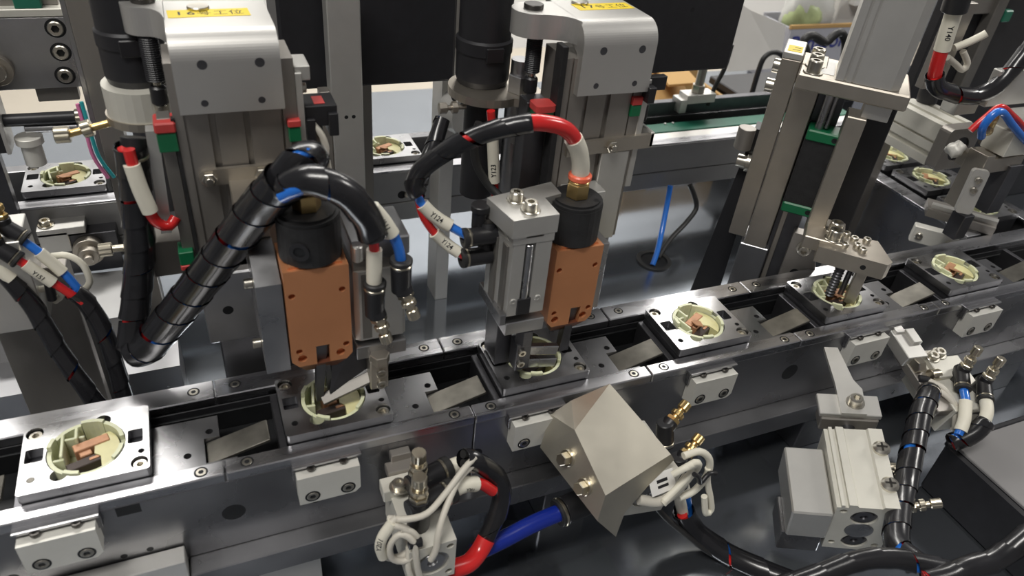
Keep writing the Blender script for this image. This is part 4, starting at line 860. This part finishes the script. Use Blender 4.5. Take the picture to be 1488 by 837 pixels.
# -- black box
T = Thing('control_box', 'black box with a grey satin lid beside the front hoses', 'box', (500, -140, TZ))
T.part('case', box(434, 640, -240, -81.5, TZ, -52, c=1.5), 'black_matte'); T.part('lid', box(436, 640, -240, -84, -52, -50, c=.8), 'lid_grey'); T.part('lid_edge', box(433.6, 640, -84.5, -81, -54, -49.4, c=.8), 'black_matte')
T.part('handle', G().sweep([(452, -130, -50), (454, -128, -44), (462, -124, -43), (472, -122, -44), (474, -122, -50)], 2.6), 'black_satin')
# ================================================================== return conveyor behind the stations
T = Thing('return_conveyor', 'long grey return conveyor running behind the two stations', 'conveyor', (220, 247, TZ))
T.part('front_beam', box(-200, 640, 217, 225, -26, -1.5), 'rear_steel'); T.part('front_beam_lower', box(-200, 640, 217.6, 225, -42, -27), 'rear_steel')
T.part('cap_rail', box(-200, 330, 217, 227, -1.5, 0), 'rail_steel'); T.part('cap_rail', box(331, 640, 217, 226, -1.5, 0), 'rail_steel')
T.part('rear_beam', box(-200, 640, 268, 277, -42, 0), 'beam_steel'); T.part('rear_guide', box(330, 640, 270, 277, 0, 12), 'dark_steel')
T.part('bed', box(-200, 640, 225, 268, -40, -22), 'channel_dark')
T.part('green_belt', box(300, 640, 240, 256, -4, -1), 'belt_green'); T.part('white_strip', box(300, 640, 226.4, 239, -6, -1.6), 'alu'); T.part('strip_slot', box(386, 412, 231.5, 233.4, -1.7, -1.5, c=.05), 'channel_dark')
for x in (438, 446): T.part('belt_rivet', G().cyl((x, 254, -1), (x, 254, 0), 1.2, 10), 'white')
for x in (-120, 60, 330, 600): T.part('leg', box(x - 10, x + 10, 228, 266, TZ, -40), 'dark_steel')
hole(T, (192, 217, -20), (0, -1, 0), 3); screw(T, (196, 217, -20), (0, -1, 0), 2.4, 1.6); screw(T, (225, 217, -20), (0, -1, 0), 2.4, 1.6)
for x, y, l1, l2 in ((-21, 247, 'square steel nest on the return conveyor near the three-bolt plate', 'plastic coil frame in the return nest near the three-bolt plate'), (187, 247, 'square steel nest on the return conveyor between the two stations', 'plastic coil frame in the return nest between the two stations')):
    make_nest(x, y, l1, 'nests on the return conveyor'); make_frame(x, y, l2, 'coil frames on the return conveyor', 10, 1)
T = Thing('clamp_tab', 'pale L-shaped clamp tab bolted on the return conveyor front', 'bracket', (-22, 208, -30)); T.part('tab', G().box(-38, -12, 204, 217.4, -14, -9).box(-38, -22, 204, 208, -26, -12), 'alu'); screw(T, (-33, 210, -9), (0, 0, 1), 3.2, 3, 'nickel', washer=True)
T = Thing('roller_stud', 'stepped round steel roller stud under the return conveyor clamp tab', 'roller', (-14, 200, -40)); T.part('backing', box(-26, 4, 206, 217.6, -44, -16), 'dark_steel'); T.part('stud', G().cyl((-13, 206, -26), (-13, 200, -26), 9, 24).cyl((-13, 200, -26), (-13, 194, -26), 6, 20).cyl((-13, 194, -26), (-13, 190, -26), 3, 14), 'warm_steel')
T = Thing('grey_base_block', 'low grey rounded base block under the return conveyor', 'block', (-10, 180, TZ)); T.part('block', G().prism([(-70, 150), (14, 150), (12, 176), (2, 200), (-70, 204)], TZ, -42), 'rear_steel'); T.part('block_step', G().prism([(-80, 120), (30, 120), (30, 152), (-80, 152)], TZ, -62), 'beam_steel')
# three-bolt plate and its bar
T = Thing('bolt_plate', 'dark steel plate with three large counterbored bolts', 'plate', (-30, 204, 60))
T.part('plate', box(-90, 7.6, 200, 212, 80, 118, c=.6), 'steel'); T.part('top_edge', box(-90, 8, 199.6, 212, 118, 122, c=.4), 'cream_alu')
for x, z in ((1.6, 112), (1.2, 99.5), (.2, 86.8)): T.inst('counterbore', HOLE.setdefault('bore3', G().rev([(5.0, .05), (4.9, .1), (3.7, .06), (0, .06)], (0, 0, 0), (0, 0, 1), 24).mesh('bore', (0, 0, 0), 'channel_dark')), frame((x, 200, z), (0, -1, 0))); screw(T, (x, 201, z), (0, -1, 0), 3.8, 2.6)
T.part('pivot', G().cyl((-30, 200, 92), (-30, 196, 92), 8, 24).cyl((-30, 196, 92), (-30, 193, 92), 5, 20), 'warm_steel')
T.part('lower_lug', box(-16, 4, 202, 210, 72, 80), 'alu_groove'); T.part('upper_plate', box(-40, 5, 206, 230, 122, 150), 'alu_grey'); T.part('upper_hook', box(-14, -2, 200, 214, 122, 130), 'belt_green')
T = Thing('upright_bar', 'tall grey upright bar beside the three-bolt plate', 'bar', (14, 192, TZ)); T.part('bar', box(10.5, 23, 188, 204, TZ, 190, c=.5), 'alu_grey'); T.part('bar_edge', box(7.8, 10.4, 190, 204, 20, 190, c=.3), 'steel')
T = Thing('ball_joint_rod', 'horizontal actuator rod with a knurled end behind the upright bar', 'rod', (-8, 168, 60)); T.part('rod', G().cyl((-32, 170, 76), (6, 170, 75.4), 3.2, 16), 'black_satin'); T.part('knurled_end', G().knurl((4, 170, 75.5), (9, 170, 75.5), 4), 'nickel'); T.part('sleeve', G().cyl((-20, 170, 71), (4, 170, 70), 2.4, 14), 'steel'); T.part('bearing', G().cyl((-20, 172, 50), (-20, 172, 62), 5, 18).cyl((-20, 172, 62), (-20, 172, 66), 6.6, 18), 'white_block'); T.part('arm', box(-42, -30, 166, 180, 60, 96), 'black_satin'); T.part('arm_face', box(-30, -28, 164, 180, 60, 98), 'alu'); T.part('hex_end', G().hexa((-40, 166, 80), (-34, 164, 80), 4), 'nickel'); T.part('support', box(-64, -44, 206, 214, TZ, 70), 'dark_steel'); T.part('support_arm', box(-64, -38, 176, 214, 64, 80), 'dark_steel')
solo('signal_wire', G().sweep([(7, 166, 84), (7.6, 165, 70), (8, 166, 54), (12, 168, 40)], 1.0), 'wire_pink', 'thin pink signal wire hanging by the upright bar', 'wire'); solo('signal_wire', G().sweep([(9, 166, 85), (9.6, 165, 70), (10.5, 166, 54), (15, 168, 40)], 1.0), 'wire_teal', 'thin teal signal wire hanging by the upright bar', 'wire')
# left-hand valve with its wrapped hoses
T = Thing('flow_valve', 'pair of black flow fittings on an aluminium valve behind the rear beam', 'valve', (-18, 74, TZ)); T.part('valve_block', box(-44, -14, 66, 90, 20, 66), 'alu'); T.part('bracket', box(-40, -4, 84, 96, TZ, 40), 'alu_grey')
speed_fitting(T, (-18.5, 72, 70), (.72, -.3, -.62), (-.1, .1, 1), 3.6, 9, 'brass', sl=10); speed_fitting(T, (-22, 66, 64), (.7, -.3, -.64), (-.1, .1, 1), 3.6, 9, 'brass', sl=8)
T = Thing('air_tube', 'blue air tube in a pale sleeve below the left flow valve', 'tube', (-6, 68, 40)); T.part('tube', G().sweep([(-13, 69, 64), (-8, 67, 58), (-2, 65, 49), (3, 63, 38)], 1.9), 'blue_tube'); sleeve(T, [(-8.6, 67, 59), (-5, 66, 53.4), (-2, 65, 48.6)], 2.6)
T = Thing('air_tube', 'red air tube in a lettered pale sleeve below the left flow valve', 'tube', (-10, 62, 36)); T.part('tube', G().sweep([(-16, 63, 59), (-11, 62, 53), (-4, 61, 44), (3, 60, 35)], 1.9), 'red_tube'); sleeve(T, [(-14, 62.4, 57), (-10, 61.8, 51.6), (-6, 61.2, 46.4)], 2.6, 'Y151', .5, 2.6)
wrapped_hose('wrapped_hose', 'black wrapped hose falling behind the rear beam below the left flow valve', [(0, 62, 40), (4, 62, 33), (8, 58, 18), (9, 54, -4), (9, 50, -34), (8, 50, -70), (8, 52, -88)], 3.9, pitch=14, width=13.4)
T = wrapped_hose('wrapped_hose', 'black wrapped hose falling behind the rear beam with a white sleeve at its top', [(-24, 68, 51), (-17, 64, 34), (-11, 56, 12), (-4, 50, -10), (4, 48, -40), (8, 48, -70), (10, 50, -88)], 3.9, pitch=14, width=13.4); T.part('air_tube', G().sweep([(-34, 70, 58), (-28, 69, 55), (-23, 68, 50)], 3.0), 'red_tube'); sleeve(T, [(-29, 68, 57), (-25, 67, 53), (-21.5, 66, 48)], 3.0)
solo('cable', G().sweep([(0, 66, 40), (3, 62, 20), (5, 54, -10), (6, 50, -50), (5, 52, -88)], 1.5), 'rubber', 'thin black cable between the two falling wrapped hoses', 'cable')
T = Thing('sensor_cable', 'white knotted cable ends below the left flow valve', 'cable', (-6, 76, 20)); T.part('loop', G().sweep([(-6, 74, 52), (0, 73, 52), (5, 72, 47), (6, 71, 38), (3, 71, 34)], 1.5), 'sleeve'); T.part('loop', G().sweep([(-22, 72, 34), (-16, 71, 37), (-10, 70, 38), (-6, 70, 34), (-10, 71, 30)], 1.5), 'sleeve'); T.part('cable_tie', G().cyl((-10, 68, 33), (-9, 68, 44), 2, 10), 'black_plastic')
T = Thing('thumb_screw', 'knurled nickel thumb screw below the upright wrapped hose', 'screw', (18, 70, 40)); T.part('knob', G().knurl((14, 64, 58), (19.5, 64, 58), 3), 'nickel'); T.part('thread', G().cyl((19, 64, 58), (46, 64, 58), 1.6, 12), 'nickel'); T.part('bracket', box(34, 52, 58, 72, 44, 62), 'alu_grey')
# rear posts and dark drive boxes
T = Thing('support_post', 'pale flat aluminium post standing between the stations', 'post', (138, 136, TZ)); T.part('post', box(129.6, 146.4, 130, 142, TZ, 150, c=.6), 'alu'); T.part('post_edge', box(124, 129.4, 132, 140, TZ, 96, c=.4), 'alu_grey')
for x in (137, 141): hole(T, (x, 130, 82), (0, -1, 0), 1.0)
for x0, x1, zb, l in ((108, 205, 90.5, 'large matte black drive box whose lower edge meets the pale post'), (306, 402, 87.5, 'large matte black drive box in front of the cartons')):
    T = Thing('drive_box', l, 'box', ((x0 + x1) / 2, 170, zb)); T.part('case', box(x0, x1, 150, 196, zb, 260, c=1.6), 'black_matte'); T.part('rear_bracket', box((x0 + x1) / 2 - 10, (x0 + x1) / 2 + 10, 196, 210, TZ, 250), 'alu_grey')
hole(T, (362, 150, 128), (0, -1, 0), 1.4)
T = Thing('side_housing', 'pale side housing and hanging cable beside the second motor', 'housing', (210, 176, TZ)); T.part('housing', box(206.4, 216, 176, 196, TZ, 240), 'alu'); T.part('cable', G().sweep([(207, 150, 90), (204, 148, 84), (207, 148, 78), (214, 150, 76)], 1.8), 'rubber'); T.part('disc', G().cyl((208, 160, 70), (214, 150, 70), 14, 28), 'alu')
# table details
T = Thing('cable_grommet', 'black round cable grommet set in the table behind the beam', 'grommet', (402, 179, TZ)); T.part('rim', G().pipe((402, 179, TZ), (402, 179, TZ + 1.4), 15, 11.5, 32), 'rubber'); T.part('well', G().cyl((402, 179, TZ), (402, 179, TZ + .4), 11.6, 32), 'channel_dark')
solo('air_tube', G().sweep([(397, 173, TZ + .5), (404, 180, -82), (414, 193, -70), (422, 205, -50), (424, 209, -36)], 2.3), 'blue_tube', 'bright blue air tube rising from the table grommet', 'tube')
solo('cable', G().sweep([(408, 182, TZ + .5), (424, 192, -80), (446, 203, -72), (457, 208, -62), (454, 212, -50), (450, 216, -42)], 2.2), 'rubber', 'black cable rising from the table grommet', 'cable')
solo('packing_scrap', G().sweep([(205, 92, TZ + 2), (212, 94, TZ + 2.4), (219, 96, TZ + 3), (224, 102, TZ + 2)], 2.4, r1=1.2), 'white', 'small white plastic scrap lying on the table behind the rear beam', 'scrap')
# ================================================================== things beyond the return conveyor
T = Thing('cardboard_carton', 'open brown cardboard carton behind the return conveyor', 'carton', (560, 420, TZ))
T.part('front_panel', box(470, 584, 340, 344, TZ, -34, c=.5), 'cardboard'); T.part('back_panel', box(470, 640, 470, 474, TZ, 0, c=.5), 'cardboard'); T.part('side_panel', box(470, 474, 344, 470, TZ, -30, c=.5), 'cardboard'); T.part('side_panel', box(580, 584, 344, 400, TZ, -26, c=.5), 'cardboard')
T.part('inner_flap', G().box(476, 578, 0, 80, 0, 3, c=.3).xf(Matrix.Translation((0, 384, -64)) @ Matrix.Rotation(math.radians(30), 4, 'X')), 'cardboard'); T.part('flap', G().box(540, 580, 0, 60, 0, 3, c=.3).xf(Matrix.Translation((0, 400, -30)) @ Matrix.Rotation(math.radians(12), 4, 'X')), 'cardboard')
T.part('paper_sheet', G().box(496, 560, 0, 40, 0, .6, c=.1).xf(Matrix.Translation((0, 338, -72)) @ Matrix.Rotation(math.radians(78), 4, 'X')), 'box_grey')
T = Thing('sensor_post', 'small bright sensor post clamped on the return conveyor rail', 'sensor', (476, 268, 0)); T.part('clamp', G().box(462, 492, 262, 276, 12, 20).box(456, 463, 262, 276, 4, 16), 'alu'); T.part('nut', G().hexa((476, 269, 20), (476, 269, 27), 6), 'screw_steel'); T.part('stem', G().cyl((476, 269, 26), (476, 269, 52), 4, 16), 'screw_steel'); T.part('head', G().cyl((476, 269, 50), (476, 269, 78), 4.6, 16), 'black_satin')
solo('cable', G().sweep([(492, 270, 6), (494, 269, 24), (500, 270, 40), (503, 272, 60)], 2.0), 'rubber', 'black cable beside the sensor post', 'cable')
T = Thing('dark_tray', 'dark flat tray behind the presser column', 'tray', (620, 330, TZ)); T.part('tray', box(588, 740, 318, 395, -26, -18, c=1), 'black_satin'); T.part('tray_body', box(594, 736, 324, 390, TZ, -26, c=1), 'black_matte')
solo('air_tube', G().sweep([(520, 298, -22), (531, 296, -10), (545, 292, -3), (560, 288, 0), (585, 284, 1)], 2.6), 'blue_tube', 'bright blue air tube arching behind the return conveyor rail', 'tube')
T = Thing('brand_carton', 'white and grey carton with dark blue Pan lettering', 'carton', (800, 560, TZ)); T.part('front_panel', box(802, 1010, 518, 521, TZ, -12, c=.4), 'box_grey'); T.part('side_panel', box(802, 805, 521, 576, TZ, -12, c=.4), 'box_grey'); T.part('back_panel', box(802, 1010, 576, 579, TZ, -8, c=.4), 'box_grey')
T.part('lid_flap', G().add([(700, 500, -58), (800, 516, -64), (792, 520, -8), (724, 518, 14), (690, 515, 30), (700, 503, -58), (800, 519, -64), (792, 523, -8), (724, 521, 14), (690, 518, 30)], [(0, 1, 2, 3, 4), (9, 8, 7, 6, 5), (0, 5, 6, 1), (1, 6, 7, 2), (2, 7, 8, 3), (3, 8, 9, 4), (4, 9, 5, 0)]), 'box_white')
T.part('rim', box(800, 1012, 517.6, 522, -13, -8, c=.4), 'cardboard')
T.part('lettering', text_flat('Panasonic', 30, frame((866, 517.6, -31), (0, -1, 0), (1, 0, .06))), 'brand_blue')
T = Thing('plastic_bag', 'clear plastic bag with green content lying in the branded carton', 'bag', (838, 548, -40))
rb = random.Random(3)
def lump(cx, cy, cz, rx, ry, rz, seed):
    r_ = random.Random(seed); g = G(); n, k = 18, 10; vs = []; ph = [r_.uniform(0, 6.28) for _ in range(6)]
    for j in range(k + 1):
        t = math.pi * j / k
        for i in range(n):
            a = 2 * math.pi * i / n; q = 1 + .16 * math.sin(3 * a + ph[0] + 2 * t) + .10 * math.sin(5 * a + ph[1] - 4 * t)
            vs.append((cx + rx * q * math.sin(t) * math.cos(a), cy + ry * q * math.sin(t) * math.sin(a), cz + rz * q * math.cos(t)))
    return g.add(vs, [(j * n + i, (j + 1) * n + i, (j + 1) * n + (i + 1) % n, j * n + (i + 1) % n) for j in range(k) for i in range(n)], True)
T.part('green_content', lump(838, 546, -6, 26, 18, 26, 1), 'bag_green'); T.part('clear_film', lump(850, 552, 4, 40, 20, 40, 2), 'bag_clear')
T = Thing('small_white_box', 'white box with dark slots standing in the branded carton', 'box', (900, 600, -8)); T.part('case', box(900, 1005, 545, 572, TZ, 70, c=1), 'box_white'); T.part('slot', box(908, 912, 544.4, 546, 20, 40, c=.2), 'channel_dark'); T.part('ledge', box(915, 1004, 534, 545, 10, 20, c=.5), 'white')

# ================================================================== side conveyor at the far end
T = Thing('side_conveyor', 'short side conveyor meeting the main line at a right angle', 'conveyor', (596, 130, TZ))
T.part('side_beam', box(556, 562, 34, 216, -52, -2), 'beam_steel'); T.part('cap_rail', box(555.6, 569, 34, 216, -2, 0), 'rail_steel'); T.part('side_beam', box(630, 636, 34, 216, -52, -2), 'beam_steel'); T.part('cap_rail', box(624, 637, 34, 216, -2, 0), 'rail_steel'); T.part('bed', box(562, 630, 34, 216, -40, -20), 'channel_dark'); T.part('leg', box(580, 612, 100, 140, TZ, -40), 'dark_steel')
for y, l1, l2 in ((150, 'farther nest on the side conveyor with a yellow part', 'yellowish coil frame in the farther side conveyor nest'), (107, 'nearer nest on the side conveyor with a dark part', 'dull coil frame in the nearer side conveyor nest'), (62, 'nest under the small jaw gripper on the side conveyor', 'coil frame under the small jaw gripper')):
    make_nest(596, y, l1, 'nests on the side conveyor'); make_frame(596, y, l2, 'coil frames on the side conveyor', 30, 1)
T = Thing('wedge_guide', 'angled aluminium guide with a white bolted block at the end of the side conveyor', 'guide', (556, 52, -10))
T.part('wedge', G().prism([(547, 66), (561, 79), (592, 42), (575, 30)], 0, 6), 'alu_grey'); T.part('wedge_rib', G().prism([(550, 66), (554, 69), (584, 36), (579, 33)], 6, 9), 'alu')
wm = frame((541, 49, -6), (-.72, -.69, 0), (.69, -.72, 0)); T.part('white_block', G().box(-15, 15, -6, 7, 0, 7, c=.6).xf(wm), 'white_block')
for q in (-10, 10): screw(T, wm @ V(q, 0, 7), wm.to_3x3() @ V(0, 0, 1), 2.6, 1.6)
T = Thing('clamp_cylinder', 'cream ribbed air cylinder with a dark round end above the side conveyor', 'cylinder', (525, 78, 40))
ms = frame((549, 72, 53.5), (0, 1, 0), (1, 0, 0)) @ Matrix.Rotation(math.pi, 4, 'Z'); pr = [(-15, -15), (15, -15), (15, 15), (8, 15), (8, 12), (4, 12), (4, 15), (-6, 15), (-6, 12.6), (-10, 12.6), (-10, 15), (-15, 15), (-15, 6), (-12.6, 6), (-12.6, 2), (-15, 2)]; pr = [(-15, -15), (15, -15), (15, -9), (12.6, -9), (12.6, -5), (15, -5), (15, 1), (12.8, 1), (12.8, 3), (15, 3)] + pr[2:]
T.part('barrel', G().prism(pr, 3, 48, m=ms), 'cream_alu'); T.part('end_cap', G().prism(rrect(-15.4, 15.4, -15.4, 15.4, 3), -6, 3, [circ(0, 0, 9, 24)], m=ms), 'alu_grey'); T.part('dark_bore', G().cyl(ms @ V(0, 0, -5), ms @ V(0, 0, 3), 9.1, 24), 'black_plastic'); T.part('knob', G().cyl(ms @ V(0, 0, -11), ms @ V(0, 0, -5), 3.6, 16), 'alu'); T.part('support', box(536, 552, 119.5, 126, TZ, 68), 'alu_grey')
T.part('port_fitting', G().cyl(ms @ V(-10, 15, 40), ms @ V(-10, 32, 42), 7, 20).cyl(ms @ V(-10, 30, 42), ms @ V(-10, 33, 42), 7.8, 20), 'black_plastic'); T.part('port_ring', G().cyl(ms @ V(-10, 32, 42), ms @ V(-10, 34, 42), 4.4, 16), 'purple')
T = wrapped_hose('wrapped_hose', 'black wrapped hose with red gaps looping above the cream ribbed cylinder', [(471, 50, 117), (476, 50, 110), (486, 50, 106), (502, 50, 102), (518, 50, 101), (532, 50, 107), (546, 52, 124), (556, 54, 142)], 5.2, tubes=('red_tube', 'red_tube'), pitch=17, width=14.5)
T.part('red_tube_end', G().sweep([(467, 50, 136), (468.6, 50, 126), (471, 50, 117), (475, 50, 111)], 4.0, 14), 'red_tube'); sleeve(T, [(464.4, 50, 154), (466, 50, 144), (468, 50, 132)], 4.6, 'Y140', .5, 4, roll=-20); T.part('fitting', G().cyl((464, 50, 154), (461, 50, 172), 7, 18), 'black_plastic')
T = Thing('cable_clip', 'pale folded cable loop beside the red tube above the cream cylinder', 'cable', (515, 70, 90)); T.part('loop', G().sweep([(508, 72, 124), (516, 70, 128), (524, 69, 132), (526, 68, 134)], 2.4), 'sleeve'); T.part('loop', G().sweep([(506, 72, 118), (514, 71, 114), (522, 70, 110), (524, 70, 114), (516, 71, 122)], 2.0), 'cable'); T.part('backing', box(500, 518, 76, 82, 96, 150), 'alu_grey')
T = Thing('dark_machine_cover', 'dark machine cover panel behind the side conveyor', 'panel', (700, 210, TZ)); T.part('panel', box(640, 900, 190, 200, TZ, 260, c=1), 'black_satin'); T.part('slanted_frame', box(688, 700, 180, 190, -20, 260, c=.8), 'alu_groove'); T.part('pale_plate', box(648, 690, 184, 190, 108, 130, c=.5), 'alu_grey'); T.part('status_lamp', box(708, 718, 184, 190, 100, 110, c=1), 'belt_green')
T = Thing('jaw_gripper', 'small steel jaw gripper with two bolts over the side conveyor end', 'gripper', (530, 30, 0))
T.part('jaw_plate', G().prism(rrect(-5, 5, -15, 15, 2), 0, 4, m=frame((517, 25, 47), (-.6, -.8, .1), (.8, -.6, 0))), 'alu')
for z in (56, 49): screw(T, V(514.4, 21.6, z), (-.6, -.8, .1), 2.2, 1.4)
T.part('jaw_body', box(519.5, 527, 26, 40, 30, 70), 'warm_steel'); T.part('cross_block', box(520, 560, 28, 46, 56, 66), 'warm_steel'); T.part('second_jaw', box(548, 560, 26, 40, 24, 60), 'dark_steel'); T.part('body', box(534, 566, 26, 44, 68, 84), 'cream_alu'); T.part('body_top', box(536, 580, 30, 50, 84, 90), 'alu'); T.part('jaw_finger', box(524, 534, 24, 34, 8, 26), 'dark_steel'); T.part('fitting', G().cyl((516, 34, 84), (510, 30, 96), 4, 14).knurl((508, 29, 88), (514, 31, 86), 3.4), 'brass'); T.part('arm', box(556, 600, 40, 60, 60, 80), 'alu_groove')
T.part('plastic_cap', lump(516, 46, 66, 7, 5, 5, 5), 'white_block')
T = Thing('air_tube', 'looped blue air tube beside the small jaw gripper', 'tube', (515, 26, 80)); T.part('tube', G().sweep([(506, 28, 84), (500, 26, 92), (502, 25, 100), (509, 25, 101), (524, 25, 92), (541, 25, 82), (556, 25, 74)], 2.4), 'blue_tube')
T = Thing('air_tube', 'red air tube running along the looped blue tube', 'tube', (515, 28, 86)); T.part('tube', G().sweep([(496, 30, 88), (502, 29, 96), (510, 28, 103), (526, 28, 96), (543, 28, 87), (558, 28, 79)], 2.0), 'red_tube')
T = Thing('white_bracket', 'pale angled bracket plate above the looped tubes', 'bracket', (545, 44, 90)); T.part('plate', box(530, 580, 50, 56, 92, 116, c=.6), 'alu'); T.part('hood', box(516, 536, 58, 70, 84, 96, c=.6), 'white_block')
solo('cable', G().sweep([(622, 300, 8), (620, 300, 36), (611, 300, 49), (619, 300, 55), (639, 300, 48), (647, 300, 54), (656, 300, 56), (668, 300, 42), (676, 300, 8)], 4.2), 'rubber', 'thick black cable bundle hooked behind the presser top plate', 'cable')
solo('cable', G().sweep([(585, 320, -26), (585, 320, 16), (588, 320, 29), (598, 320, 33), (611, 320, 28), (618, 320, 16), (620, 320, -18)], 2.6), 'rubber', 'black cable loop standing beside the dark flat tray', 'cable')
